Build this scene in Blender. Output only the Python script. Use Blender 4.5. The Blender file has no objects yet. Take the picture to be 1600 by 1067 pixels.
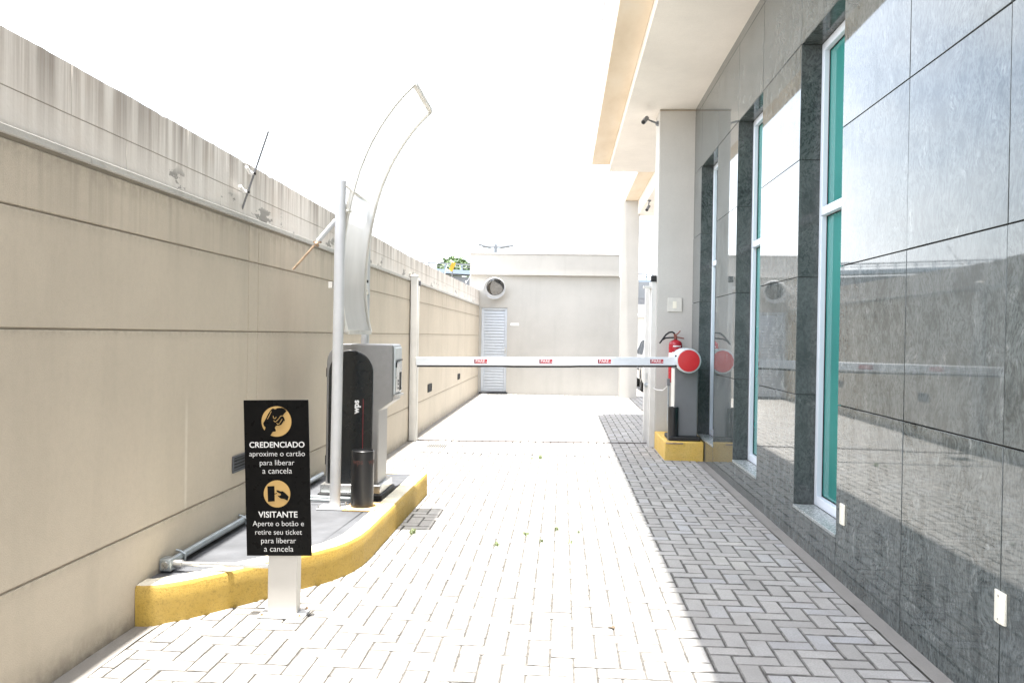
import bpy, bmesh, math, random
from mathutils import Vector, Matrix, noise as mnoise
random.seed(7)
S = bpy.context.scene
COL = S.collection
R = math.radians

# ------------------------------------------------------------------ camera, sky, sun, exposure
cam_d = bpy.data.cameras.new('camera')
cam = bpy.data.objects.new('camera', cam_d); COL.objects.link(cam); S.camera = cam
cam_d.sensor_width = 36.0; cam_d.lens = 1310.5/1600*36.0
cam_d.clip_start = 0.05; cam_d.clip_end = 3000
YAW, PITCH, ROLL = .0599, .0072, .016
cy, sy, cp, sp = math.cos(YAW), math.sin(YAW), math.cos(PITCH), math.sin(PITCH)
fwd = Vector((-sy*cp, cy*cp, -sp)); rt = Vector((cy, sy, 0)); up = rt.cross(fwd)
r2 = rt*math.cos(ROLL)+up*math.sin(ROLL); u2 = -rt*math.sin(ROLL)+up*math.cos(ROLL)
m4 = Matrix(((r2.x, u2.x, -fwd.x, 0), (r2.y, u2.y, -fwd.y, 0), (r2.z, u2.z, -fwd.z, 1.45), (0, 0, 0, 1)))
cam.matrix_world = m4

SUN_DIR = Vector((.036, .05, -1)).normalized()          # way the light travels: nearly straight down
world = bpy.data.worlds.new('World'); S.world = world; world.use_nodes = True
wn, wl = world.node_tree.nodes, world.node_tree.links
bg = wn['Background']; bg.inputs['Strength'].default_value = .15
sky = wn.new('ShaderNodeTexSky'); sky.sky_type = 'NISHITA'; sky.sun_disc = False
sky.sun_elevation = math.asin(-SUN_DIR.z); sky.sun_rotation = math.atan2(-SUN_DIR.x, -SUN_DIR.y)
sky.dust_density = 3.0; sky.air_density = 1.0
tc = wn.new('ShaderNodeTexCoord'); mp = wn.new('ShaderNodeMapping'); mp.inputs['Scale'].default_value = (1, 1, 2.2)
nz = wn.new('ShaderNodeTexNoise'); nz.inputs['Scale'].default_value = 2.6; nz.inputs['Detail'].default_value = 6; nz.inputs['Roughness'].default_value = .55
rp = wn.new('ShaderNodeValToRGB'); rp.color_ramp.elements[0].position = .36; rp.color_ramp.elements[1].position = .66
rp.color_ramp.elements[0].color = (.30, .30, .30, 1); rp.color_ramp.elements[1].color = (1, 1, 1, 1)
mx = wn.new('ShaderNodeMix'); mx.data_type = 'RGBA'
mx.inputs['B'].default_value = (5.2, 5.4, 5.6, 1)          # bright thin cloud over the whole sky
wl.new(tc.outputs['Generated'], mp.inputs['Vector']); wl.new(mp.outputs['Vector'], nz.inputs['Vector'])
wl.new(nz.outputs['Fac'], rp.inputs['Fac']); wl.new(rp.outputs['Color'], mx.inputs['Factor'])
wl.new(sky.outputs['Color'], mx.inputs['A']); wl.new(mx.outputs['Result'], bg.inputs['Color'])
sun_d = bpy.data.lights.new('sun', 'SUN'); sun_d.energy = 3.3; sun_d.angle = R(1.1); sun_d.color = (1, .965, .91)
sun = bpy.data.objects.new('sun', sun_d); COL.objects.link(sun)
sun.rotation_euler = SUN_DIR.to_track_quat('-Z', 'Y').to_euler(); sun.location = (-3, -3, 30)
S.view_settings.view_transform = 'Standard'; S.view_settings.look = 'None'
S.view_settings.gamma = 1.0; S.view_settings.exposure = 2.62

# ------------------------------------------------------------------ materials
class Nodes:
    def __init__(s, name):
        s.m = bpy.data.materials.new(name); s.m.use_nodes = True
        s.t = s.m.node_tree; s.b = s.t.nodes['Principled BSDF']; s._co = None
    def n(s, ty, **kw):
        x = s.t.nodes.new(ty)
        for k, v in kw.items():
            if k in x.inputs: x.inputs[k].default_value = v
            else: setattr(x, k, v)
        return x
    def l(s, a, b): s.t.links.new(a, b)
    def co(s):
        if not s._co: s._co = s.n('ShaderNodeTexCoord').outputs['Object']
        return s._co
    def noise(s, scale, detail=4, rough=.55, vec=None, stretch=None, dist=0):
        v = vec or s.co()
        if stretch:
            mp = s.n('ShaderNodeMapping'); mp.inputs['Scale'].default_value = stretch; s.l(v, mp.inputs['Vector']); v = mp.outputs['Vector']
        x = s.n('ShaderNodeTexNoise'); x.inputs['Scale'].default_value = scale; x.inputs['Detail'].default_value = detail
        x.inputs['Roughness'].default_value = rough; x.inputs['Distortion'].default_value = dist
        s.l(v, x.inputs['Vector']); return x.outputs['Fac']
    def ramp(s, fac, stops):
        x = s.n('ShaderNodeValToRGB'); e = x.color_ramp.elements
        while len(e) < len(stops): e.new(.5)
        for q, (p, c) in zip(e, stops):
            q.position = p; q.color = (c, c, c, 1) if not hasattr(c, '__len__') else (*c, 1)
        s.l(fac, x.inputs['Fac']); return x.outputs['Color']
    def mix(s, fac, a, b, blend='MIX'):
        x = s.n('ShaderNodeMix'); x.data_type = 'RGBA'; x.blend_type = blend
        for k, v in (('Factor', fac), ('A', a), ('B', b)):
            i = [q for q in x.inputs if q.name == k and (q.type == 'RGBA' or k == 'Factor' and q.type == 'VALUE')][0]
            if hasattr(v, 'links'): s.l(v, i)
            else: i.default_value = v if k == 'Factor' else (*v, 1)
        return [q for q in x.outputs if q.type == 'RGBA'][0]
    def math(s, op, a, b=None):
        x = s.n('ShaderNodeMath'); x.operation = op
        for i, v in enumerate((a, b)):
            if v is None: continue
            if hasattr(v, 'links'): s.l(v, x.inputs[i])
            else: x.inputs[i].default_value = v
        return x.outputs[0]
    def bump(s, h, strength=.3, dist=.01):
        x = s.n('ShaderNodeBump'); x.inputs['Strength'].default_value = strength; x.inputs['Distance'].default_value = dist
        s.l(h, x.inputs['Height']); s.l(x.outputs['Normal'], s.b.inputs['Normal'])
    def set(s, **kw):
        for k, v in kw.items():
            i = s.b.inputs[k.replace('_', ' ')]
            if hasattr(v, 'links'): s.l(v, i)
            else: i.default_value = (*v, 1) if hasattr(v, '__len__') and len(v) == 3 and i.type == 'RGBA' else v
        return s.m

def simple(name, col, rough=.5, metal=0, var=.12, scale=9, bump=0, bscale=60, spec=.5):
    k = Nodes(name); f = k.noise(scale, 5)
    lo = tuple(c*(1-var) for c in col); hi = tuple(min(1, c*(1+var)) for c in col)
    c = k.ramp(f, [(.3, lo), (.7, hi)])
    rv = .02 if var <= .06 else .15
    rr = k.ramp(k.noise(scale*2.3, 3), [(.3, max(.02, rough*(1-rv))), (.7, min(1, rough*(1+rv)))])
    if bump: k.bump(k.noise(bscale, 4), bump, .004)
    return k.set(Base_Color=c, Roughness=rr, Metallic=metal, Specular_IOR_Level=spec)

def mat_plaster(name, col, grain=.35, stain=.25, wall=False):
    k = Nodes(name)
    big = k.noise(1.1, 5, .6); streak = k.noise(1.6, 5, .6, stretch=(2.5, 2.5, .35)); fine = k.noise(170, 3, .6)
    c = k.mix(k.ramp(big, [(.3, 0), (.75, 1)]), tuple(x*.9 for x in col), tuple(min(1, x*1.07) for x in col))
    c = k.mix(k.ramp(streak, [(.52, 0), (.8, stain)]), c, tuple(x*.62 for x in col))
    c = k.mix(k.ramp(fine, [(.35, .22), (.62, 0)]), c, tuple(x*.6 for x in col))
    if wall:
        sep = k.n('ShaderNodeSeparateXYZ'); k.l(k.co(), sep.inputs[0]); z, y = sep.outputs['Z'], sep.outputs['Y']
        def band(v, a, b):
            q = k.n('ShaderNodeMapRange'); k.l(v, q.inputs['Value']); q.inputs['From Min'].default_value = a; q.inputs['From Max'].default_value = b; return q.outputs[0]
        sp = k.noise(14, 5, .65); dr = k.noise(5, 6, .7, stretch=(1, 2.4, .06)); mid = k.noise(26, 5, .7)
        c = k.mix(k.math('MULTIPLY', band(z, .16, .0), k.ramp(sp, [(.35, .1), (.65, .75)])), c, tuple(x*.45 for x in col))
        c = k.mix(k.math('MULTIPLY', band(z, 1.75, 2.15), k.ramp(dr, [(.46, 0), (.62, .5)])), c, tuple(x*.55 for x in col))
        c = k.mix(k.math('MULTIPLY', band(z, 2.06, 2.15), k.ramp(sp, [(.4, .1), (.6, .6)])), c, tuple(x*.5 for x in col))
        for zj in (.455, 1.447, 1.91):
            near = k.math('MULTIPLY', band(z, zj-.055, zj-.004), k.math('LESS_THAN', z, zj)); c = k.mix(k.math('MULTIPLY', near, k.ramp(mid, [(.38, .05), (.62, .55)])), c, tuple(x*.55 for x in col))
        run = k.math('MULTIPLY', k.math('MULTIPLY', band(k.math('ABSOLUTE', k.math('ADD', y, 2.47+7-7+.0)), .022, .006), band(z, 1.12, .95)), band(z, .44, .50))
        c = k.mix(k.math('MULTIPLY', run, .5), c, (.66, .62, .55))
        c = k.mix(k.ramp(mid, [(.36, .16), (.55, 0)]), c, tuple(x*.72 for x in col))
    k.bump(fine, grain, .004)
    return k.set(Base_Color=c, Roughness=.9, Specular_IOR_Level=.25)

M = {}
M['plaster'] = mat_plaster('tan rough plaster', (.515, .455, .370), .5, .3, True)
M['plaster_pale'] = mat_plaster('pale plaster', (.46, .445, .415), .2, .28)
M['coping'] = mat_plaster('stained grey coping', (.47, .46, .43), .3, .8)
M['joint'] = simple('dark plaster groove', (.33, .285, .225), .95)
M['cream'] = mat_plaster('cream painted plaster', (.82, .775, .715), .08, .06)
M['facade'] = mat_plaster('white facade plaster', (.60, .58, .55), .08, .05)
M['pillar'] = mat_plaster('grey beige pillar plaster', (.53, .51, .475), .25, .1)

def mat_streaky():
    k = Nodes('weathered streaked concrete')
    st = k.noise(9, 7, .72, stretch=(1, 1.5, .035)); st2 = k.noise(2.4, 5, .65, stretch=(1, 1.5, .08)); big = k.noise(1.5, 4)
    sep = k.n('ShaderNodeSeparateXYZ'); k.l(k.co(), sep.inputs[0])
    top = k.n('ShaderNodeMapRange'); k.l(sep.outputs['Z'], top.inputs['Value'])
    top.inputs['From Min'].default_value = -.02; top.inputs['From Max'].default_value = .34
    c = k.mix(k.ramp(big, [(.3, 0), (.7, 1)]), (.65, .61, .56), (.72, .695, .655))
    f = k.math('MULTIPLY', k.ramp(st, [(.44, 0), (.60, 1)]), k.math('ADD', k.math('MULTIPLY', top.outputs[0], .56), .02))
    c = k.mix(f, c, (.23, .185, .15))
    f2 = k.math('MULTIPLY', k.ramp(st2, [(.48, 0), (.62, .6)]), top.outputs[0])
    c = k.mix(f2, c, (.22, .19, .165))
    rust = k.noise(3, 3, .5); c = k.mix(k.ramp(rust, [(.55, 0), (.8, .3)]), c, (.42, .30, .2))
    # patches where the paint has flaked off, low on the wall
    low = k.n('ShaderNodeMapRange'); k.l(sep.outputs['Z'], low.inputs['Value'])
    low.inputs['From Min'].default_value = .165; low.inputs['From Max'].default_value = .11
    flake = k.noise(3.2, 7, .62, stretch=(1, .8, 2.2))
    f3 = k.math('MULTIPLY', k.ramp(flake, [(.59, 0), (.60, .9)]), low.outputs[0])
    c = k.mix(f3, c, (.27, .26, .24))
    k.bump(k.noise(45, 4), .35, .006)
    return k.set(Base_Color=c, Roughness=.95, Specular_IOR_Level=.2)
M['streaky'] = mat_streaky()

def mat_paver():
    k = Nodes('grey concrete paver')
    g = k.n('ShaderNodeNewGeometry'); r = g.outputs['Random Per Island']
    c = k.ramp(r, [(0, (.31, .30, .28)), (.35, (.37, .36, .34)), (.7, (.42, .405, .38)), (.9, (.385, .39, .40)), (1, (.47, .45, .41))])
    c = k.mix(k.ramp(k.noise(6, 5, .65), [(.38, .45), (.62, 0)]), c, (.25, .24, .225))
    c = k.mix(k.ramp(k.noise(.9, 5, .6), [(.42, .38), (.62, 0)]), c, (.27, .255, .235))
    c = k.mix(k.ramp(k.noise(1.7, 6, .7), [(.58, 0), (.72, .4)]), c, (.50, .48, .44))
    c = k.mix(k.ramp(k.noise(120, 3, .7), [(.4, .4), (.6, 0)]), c, (.20, .19, .18))
    k.bump(k.noise(150, 4, .7), .35, .003)
    return k.set(Base_Color=c, Roughness=.88, Specular_IOR_Level=.3)
M['paver'] = mat_paver()
M['paver_edge'] = simple('soiled paver edge', (.165, .157, .145), .95, var=.5, scale=18)
M['sand'] = simple('dark joint sand', (.075, .069, .061), .97, var=.5, scale=25)
M['strip'] = mat_plaster('cement gutter strip', (.235, .222, .204), .4, .6)
M['ground'] = simple('dusty ground', (.22, .20, .17), .95, var=.25, scale=.6)

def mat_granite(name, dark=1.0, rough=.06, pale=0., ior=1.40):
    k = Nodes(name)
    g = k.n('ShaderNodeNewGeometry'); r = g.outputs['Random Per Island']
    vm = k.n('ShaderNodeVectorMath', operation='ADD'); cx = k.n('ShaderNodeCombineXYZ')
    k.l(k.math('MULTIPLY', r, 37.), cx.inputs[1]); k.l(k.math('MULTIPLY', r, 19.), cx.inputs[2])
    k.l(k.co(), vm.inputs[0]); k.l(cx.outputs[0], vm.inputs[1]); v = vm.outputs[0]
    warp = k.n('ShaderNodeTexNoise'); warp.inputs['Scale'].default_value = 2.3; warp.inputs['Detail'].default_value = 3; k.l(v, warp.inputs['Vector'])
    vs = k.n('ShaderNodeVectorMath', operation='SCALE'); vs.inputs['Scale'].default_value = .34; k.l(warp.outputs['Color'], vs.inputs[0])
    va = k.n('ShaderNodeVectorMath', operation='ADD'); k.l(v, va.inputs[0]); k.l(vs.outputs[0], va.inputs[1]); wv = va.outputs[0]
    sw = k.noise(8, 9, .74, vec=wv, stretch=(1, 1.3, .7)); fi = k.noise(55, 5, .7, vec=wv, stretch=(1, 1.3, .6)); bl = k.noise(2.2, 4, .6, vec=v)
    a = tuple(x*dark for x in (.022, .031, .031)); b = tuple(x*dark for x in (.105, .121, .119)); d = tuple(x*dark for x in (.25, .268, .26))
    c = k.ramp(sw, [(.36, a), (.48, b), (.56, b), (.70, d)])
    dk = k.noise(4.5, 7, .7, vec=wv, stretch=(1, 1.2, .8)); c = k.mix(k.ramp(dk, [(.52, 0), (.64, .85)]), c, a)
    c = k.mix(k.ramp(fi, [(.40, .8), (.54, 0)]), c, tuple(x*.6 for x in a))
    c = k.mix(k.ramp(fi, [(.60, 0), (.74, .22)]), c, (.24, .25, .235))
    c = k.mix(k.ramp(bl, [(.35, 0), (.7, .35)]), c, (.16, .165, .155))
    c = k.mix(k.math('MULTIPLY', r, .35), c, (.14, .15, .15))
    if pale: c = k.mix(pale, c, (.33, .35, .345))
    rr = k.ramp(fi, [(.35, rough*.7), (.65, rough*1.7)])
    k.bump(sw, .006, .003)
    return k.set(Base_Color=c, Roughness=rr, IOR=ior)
M['granite'] = mat_granite('polished grey green granite', 1., .024)
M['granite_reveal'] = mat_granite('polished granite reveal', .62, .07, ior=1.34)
M['granite_sill'] = mat_granite('honed granite sill', 1.2, .2, .75)
M['grout'] = simple('brown joint sealant', (.045, .037, .033), .85)
M['frame'] = simple('white powder coated aluminium', (.66, .70, .76), .42, var=.02, scale=2)
def mat_glass():
    k = Nodes('teal filmed glass'); f = k.noise(.9, 2)
    c = k.ramp(f, [(.3, (.03, .185, .165)), (.75, (.045, .235, .205))])
    return k.set(Base_Color=c, Roughness=.035, IOR=1.5)
M['glass'] = mat_glass()
def mat_tan():
    k = Nodes('stained tan soffit band')
    c = k.ramp(k.noise(1.3, 6, .62, stretch=(1.5, .5, 1)), [(.3, (.60, .49, .36)), (.55, (.69, .59, .46)), (.8, (.72, .65, .56))])
    return k.set(Base_Color=c, Roughness=.9)
M['tan'] = mat_tan()

def mat_yellow(name, col, worn_or_lit, amt):
    k = Nodes(name); f = k.noise(5, 6, .62); g = k.noise(38, 5, .7)
    c = k.mix(k.ramp(f, [(.4, 0), (.75, amt)]), col, worn_or_lit)
    h = k.noise(95, 4, .75)
    c = k.mix(k.ramp(g, [(.31, .5), (.45, 0)]), c, tuple(q*.5 for q in col))
    c = k.mix(k.ramp(h, [(.34, .5), (.47, 0)]), c, tuple(q*.42 for q in col))
    k.bump(h, .8, .008)
    return k.set(Base_Color=c, Roughness=.72)
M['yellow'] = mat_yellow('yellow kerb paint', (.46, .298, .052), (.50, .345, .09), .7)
M['yellow_sunlit'] = mat_yellow('yellow kerb top whitened for sunlight', (.70, .63, .47), (.74, .71, .62), .9)  # paler copy of the kerb yellow: sunlit white put into the colour
M['yellow_block'] = mat_yellow('yellow block paint', (.68, .44, .09), (.72, .52, .19), .6)
M['slab'] = simple('charcoal painted slab', (.072, .075, .082), .8, var=.3, scale=4, bump=.3)
M['black_metal'] = simple('black painted steel', (.010, .010, .011), .32, var=.25)
M['black_sign'] = simple('satin black sign face', (.005, .005, .005), .3, var=.1, spec=.07)
M['rubber'] = simple('black rubber', (.014, .014, .015), .7)
M['white_paint'] = simple('white letter paint', (.80, .80, .80), .5, var=.02)
M['sign_white'] = simple('white sign lettering', (.55, .55, .55), .5, var=.02)
M['gold'] = simple('gold emblem paint', (.36, .23, .078), .45, var=.05)
M['post_white'] = simple('off white painted steel', (.44, .422, .392), .4, var=.06, scale=4)
M['gate_white'] = simple('white gate enamel', (.60, .585, .555), .45, var=.07, scale=5)
M['pole_white'] = simple('chalky white painted pole', (.50, .505, .51), .55, var=.08, scale=6, bump=.1)
def mat_sheet():
    k = Nodes('dull white translucent polycarbonate sheet'); c = k.ramp(k.noise(4, 4, stretch=(1, 1, .4)), [(.3, (.58, .58, .565)), (.7, (.68, .68, .665))])
    k.set(Base_Color=c, Roughness=.35)
    tr = k.n('ShaderNodeBsdfTranslucent'); k.l(c, tr.inputs['Color']); ms = k.n('ShaderNodeMixShader'); ms.inputs[0].default_value = .5
    out = k.t.nodes['Material Output']; k.l(k.b.outputs[0], ms.inputs[1]); k.l(tr.outputs[0], ms.inputs[2]); tp = k.n('ShaderNodeBsdfTransparent'); m2 = k.n('ShaderNodeMixShader'); m2.inputs[0].default_value = .28
    k.l(ms.outputs[0], m2.inputs[1]); k.l(tp.outputs[0], m2.inputs[2]); k.l(m2.outputs[0], out.inputs['Surface'])
    return k.m
M['sheet'] = mat_sheet()
M['frame_old'] = simple('weathered cream tube', (.58, .56, .51), .5, var=.1)
M['rust'] = simple('rusty steel rod', (.33, .235, .155), .85, var=.4, scale=20)
M['cabinet'] = simple('grey metallic cabinet paint', (.25, .246, .24), .42, metal=.6, var=.04, scale=30)
M['cabinet_dark'] = simple('mid grey barrier cabinet paint', (.145, .146, .15), .5, var=.06, scale=7)
M['cabinet_door'] = simple('gloss black cabinet door', (.012, .014, .015), .2, var=.1)
M['steel'] = simple('brushed stainless steel', (.55, .55, .54), .3, metal=.9, var=.08, scale=12)
M['galv'] = simple('galvanised pipe', (.34, .37, .38), .42, metal=.6, var=.15, scale=8)
M['red'] = simple('red plastic cover', (.50, .018, .022), .38, var=.08)
M['red_ext'] = simple('gloss red enamel', (.36, .012, .022), .25, var=.08)
M['sticker'] = simple('red sticker', (.42, .02, .035), .5, var=.1)
M['sticker_dark'] = simple('dark sticker end', (.18, .012, .03), .5)
M['boom'] = simple('white boom aluminium', (.62, .65, .68), .35, var=.04)
M['drum'] = simple('silver grey drum', (.50, .53, .54), .35, var=.05)
M['plate_cream'] = simple('ivory plastic plate', (.78, .74, .62), .35, var=.03)
M['red_line'] = simple('dark red pinstripe', (.16, .008, .012), .4)
M['rust_text'] = simple('faded brown lettering', (.06, .022, .018), .6)
M['orange_plate'] = mat_yellow('orange base plate whitened for sunlight', (.70, .42, .12), (.75, .62, .42), .9)  # pale patches in the orange stand in for its sunlit white
M['door_white'] = simple('white louvre door paint', (.56, .60, .65), .45, var=.04)
M['dark'] = simple('dark recess', (.02, .02, .02), .8)
def mat_mirror():
    k = Nodes('mirror darkened for reflected shade'); return k.set(Base_Color=k.ramp(k.noise(3, 3), [(.3, .13), (.7, .17)]), Metallic=1., Roughness=.05)  # dark base colour stands in for shaded ground in the reflection
M['mirror'] = mat_mirror()
M['car_white'] = simple('white car paint', (.62, .63, .64), .15, var=.01)
M['car_glass'] = simple('dark car glass', (.012, .014, .016), .05, var=.1)
M['tyre'] = simple('tyre rubber', (.018, .018, .018), .85)
M['alloy'] = simple('alloy wheel', (.35, .35, .36), .3, metal=.8)
M['tail'] = simple('red tail light', (.35, .01, .015), .15)
M['beam'] = simple('pale blue steel beam', (.20, .245, .29), .6, var=.05)
M['far_grey'] = simple('grey concrete flank', (.15, .16, .17), .9, var=.15, scale=.7)
M['sign_yellow'] = simple('yellow warning plate', (.42, .25, .006), .5, var=.05)
M['lamp_grey'] = simple('grey lamp metal', (.15, .155, .165), .5)
M['hinge'] = simple('dark bronze track', (.035, .022, .017), .7, var=.3)
M['wood'] = simple('bark', (.10, .075, .05), .95, var=.3)
M['weed'] = simple('weed green', (.16, .20, .085), .7, var=.4, scale=30)
M['brass'] = simple('red brown valve metal', (.22, .07, .05), .4, metal=.3)
def mat_leaf():
    k = Nodes('leaf'); g = k.n('ShaderNodeNewGeometry')
    c = k.ramp(g.outputs['Random Per Island'], [(0, (.05, .085, .03)), (.5, (.08, .13, .045)), (1, (.115, .165, .065))])
    return k.set(Base_Color=c, Roughness=.6)
M['leaf'] = mat_leaf()

# ------------------------------------------------------------------ mesh helpers
class MB:
    def __init__(s): s.v = []; s.f = []
    def add(s, vs, fs):
        o = len(s.v); s.v += [tuple(q) for q in vs]; s.f += [tuple(i+o for i in q) for q in fs]; return s
    def box(s, x0, x1, y0, y1, z0, z1):
        return s.add([(x, y, z) for z in (z0, z1) for y in (y0, y1) for x in (x0, x1)],
                     [(0, 2, 3, 1), (4, 5, 7, 6), (0, 1, 5, 4), (2, 6, 7, 3), (0, 4, 6, 2), (1, 3, 7, 5)])
    def tube(s, pts, r, n=12, caps=True):
        pts = [Vector(p) for p in pts]; rs = r if hasattr(r, '__len__') else [r]*len(pts)
        rings = []; prev = None
        for i, p in enumerate(pts):
            d = (pts[min(i+1, len(pts)-1)]-pts[max(i-1, 0)]).normalized()
            if prev is None:
                a = Vector((0, 0, 1)) if abs(d.z) < .9 else Vector((1, 0, 0)); u = d.cross(a).normalized()
            else: u = (prev-d*prev.dot(d)).normalized()
            prev = u; w = d.cross(u)
            rings.append([p+u*rs[i]*math.cos(t)+w*rs[i]*math.sin(t) for t in (2*math.pi*k/n for k in range(n))])
        vs = [q for g in rings for q in g]; fs = []
        for i in range(len(pts)-1):
            for k in range(n):
                a, b = i*n+k, i*n+(k+1) % n; fs.append((a, b, b+n, a+n))
        if caps: fs += [tuple(range(n))[::-1], tuple((len(pts)-1)*n+k for k in range(n))]
        return s.add(vs, fs)
    def lathe(s, c, prof, axis='z', n=40):
        """prof: list of (radius, height) along axis, closed at radius 0 ends"""
        vs = []; fs = []; c = Vector(c)
        for (r, h) in prof:
            for k in range(n):
                t = 2*math.pi*k/n; a, b = r*math.cos(t), r*math.sin(t)
                vs.append(c+(Vector((a, b, h)) if axis == 'z' else Vector((a, h, b)) if axis == 'y' else Vector((h, a, b))))
        for i in range(len(prof)-1):
            for k in range(n):
                a, b = i*n+k, i*n+(k+1) % n; fs.append((a, b, b+n, a+n))
        fs += [tuple(range(n)), tuple((len(prof)-1)*n+k for k in range(n))]
        return s.add(vs, fs)
    def prism(s, poly, lo, hi, axis='y'):
        """poly in the two other axes: 'y' -> (x,z), 'z' -> (x,y), 'x' -> (y,z)"""
        P = {'y': lambda a, b, t: (a, t, b), 'z': lambda a, b, t: (a, b, t), 'x': lambda a, b, t: (t, a, b)}[axis]
        n = len(poly); vs = [P(a, b, lo) for a, b in poly]+[P(a, b, hi) for a, b in poly]
        return s.add(vs, [tuple(range(n)), tuple(range(n, 2*n))[::-1]]+[(i, i+n, (i+1) % n+n, (i+1) % n) for i in range(n)])
    def xf(s, mat): s.v = [tuple(mat @ Vector(q)) for q in s.v]; return s
    def build(s, name, mat, parent=None, bevel=0, seg=2, smooth=30):
        root = parent
        while root is not None and root.parent: root = root.parent
        o = Vector((0, 0, 0)) if root is None else root.location
        me = bpy.data.meshes.new(name); me.from_pydata([tuple(Vector(q)-o) for q in s.v], [], s.f); me.update()
        bm = bmesh.new(); bm.from_mesh(me); bmesh.ops.recalc_face_normals(bm, faces=bm.faces); bm.to_mesh(me); bm.free()
        for m in (mat if isinstance(mat, list) else [mat]): me.materials.append(m)
        if smooth:
            me.shade_smooth(); me.set_sharp_from_angle(angle=R(smooth))
        ob = bpy.data.objects.new(name, me); COL.objects.link(ob); ob.parent = parent
        if bevel:
            b = ob.modifiers.new('bevel', 'BEVEL'); b.width = bevel; b.segments = seg; b.limit_method = 'ANGLE'; b.angle_limit = R(40); b.harden_normals = False
        return ob

def tag(o, label, cat, group=None, kind=None):
    if label: o['label'] = label
    if cat: o['category'] = cat
    if group: o['group'] = group
    if kind: o['kind'] = kind
    return o
def thing(name, loc, label, cat, group=None):
    o = bpy.data.objects.new(name, None); o.location = loc; o.empty_display_size = .2; COL.objects.link(o)
    return tag(o, label, cat, group)
def struct(name, mb, mat, **kw):
    o = mb.build(name, mat, None, **kw); o['kind'] = 'structure'; return o
def copy_tree(o, parent=None):
    c = o.copy(); COL.objects.link(c); c.parent = parent
    for ch in list(o.children): copy_tree(ch, c)
    return c
def text(name, body, mat, parent, place, width=None, size=1., bold=0., depth=.0012):
    """flat lettering turned into mesh; place(u, v, w) puts local text coords (centred) into the world"""
    cu = bpy.data.curves.new(name, 'FONT'); cu.body = body; cu.size = 1.; cu.align_x = 'CENTER'; cu.align_y = 'BOTTOM_BASELINE'
    cu.offset = bold; cu.resolution_u = 4; cu.extrude = .5
    ob = bpy.data.objects.new(name, cu); COL.objects.link(ob)
    me = bpy.data.meshes.new_from_object(ob.evaluated_get(bpy.context.evaluated_depsgraph_get()))
    bpy.data.objects.remove(ob); bpy.data.curves.remove(cu)
    xs = [v.co.x for v in me.vertices]; k = width/(max(xs)-min(xs)) if width else size; cx = (max(xs)+min(xs))/2
    root = parent
    while root.parent: root = root.parent
    for v in me.vertices:
        v.co = Vector(place((v.co.x-cx)*k, v.co.y*k, (v.co.z+.5)*depth))-root.location
    me.materials.append(mat); o = bpy.data.objects.new(name, me); COL.objects.link(o); o.parent = parent
    return o

XL, XR = -2.072, 1.696
# ------------------------------------------------------------------ ground
struct('ground', MB().box(-600, 600, -600, 900, -.6, -.03), M['ground'], smooth=0)
struct('paving_bed', MB().box(-1.962, 1.604, -4, 20.68, -.029, -.0065).box(1.604, 6.2, 11.62, 30, -.029, -.0065), M['sand'], smooth=0)
W = .1035
pav = MB()
def paver_field(x0, x1, y0, y1):
    gi0, gi1 = int((x0-.9)/W)-3, int((x1-.9)/W)+3; gj0, gj1 = int((y0-4.1)/W)-3, int((y1-4.1)/W)+3
    for i in range(gi0, gi1):
        for j in range(gj0, gj1):
            s = (i+j) % 4
            if s == 0: a = (i, j, i+2, j+1)
            elif s == 2: a = (i, j, i+1, j+2)
            else: continue
            ax, ay, bx, by = .9+a[0]*W, 4.1+a[1]*W, .9+a[2]*W, 4.1+a[3]*W
            ax, bx, ay, by = max(ax, x0), min(bx, x1), max(ay, y0), min(by, y1)
            if bx-ax < .022 or by-ay < .022: continue
            g = .0036+random.uniform(-.0012, .0020); ax += g; bx -= g; ay += g; by -= g
            ax += random.uniform(-.001, .001); ay += random.uniform(-.001, .001)
            c = .0052; z = random.uniform(-.0012, .0012); t = [z+random.uniform(-.0009, .0009) for _ in range(4)]
            pav.add([(ax, ay, -.02), (bx, ay, -.02), (bx, by, -.02), (ax, by, -.02),
                     (ax, ay, t[0]-.003), (bx, ay, t[1]-.003), (bx, by, t[2]-.003), (ax, by, t[3]-.003),
                     (ax+c, ay+c, t[0]), (bx-c, ay+c, t[1]), (bx-c, by-c, t[2]), (ax+c, by-c, t[3])],
                    [(8, 9, 10, 11)]+[(q+4, (q+1) % 4+4, (q+1) % 4+8, q+8) for q in range(4)]+[(q, (q+1) % 4, (q+1) % 4+4, q+4) for q in range(4)])
paver_field(-1.958, 1.602, -2.5, 20.68)
paver_field(1.606, 5.2, 11.64, 29.9)
pd = struct('paved_driveway', pav, [M['paver'], M['paver_edge']], smooth=0)
pd.data.polygons.foreach_set('material_index', [0 if i % 9 == 0 else 1 for i in range(len(pd.data.polygons))])
def strip(x0, x1, y0, y1):
    m = MB(); n = int((y1-y0)/.12)
    for k in range(n+1):
        y = y0+(y1-y0)*k/n; j = random.uniform(-.006, .006)
        for x in (x0, x1): m.v.append((x+(j if (x == x1) == (x0 < 0) else 0), y, -.003+random.uniform(-.002, .001)))
    for k in range(n): m.f.append((2*k, 2*k+1, 2*k+3, 2*k+2))
    n0 = len(m.v)
    return m
struct('gutter_strip', strip(-2.07, -1.962, -4, 20.7), M['strip'], smooth=0)
struct('gutter_strip', strip(1.606, 1.70, -4, 11.14), M['strip'], smooth=0)

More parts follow.
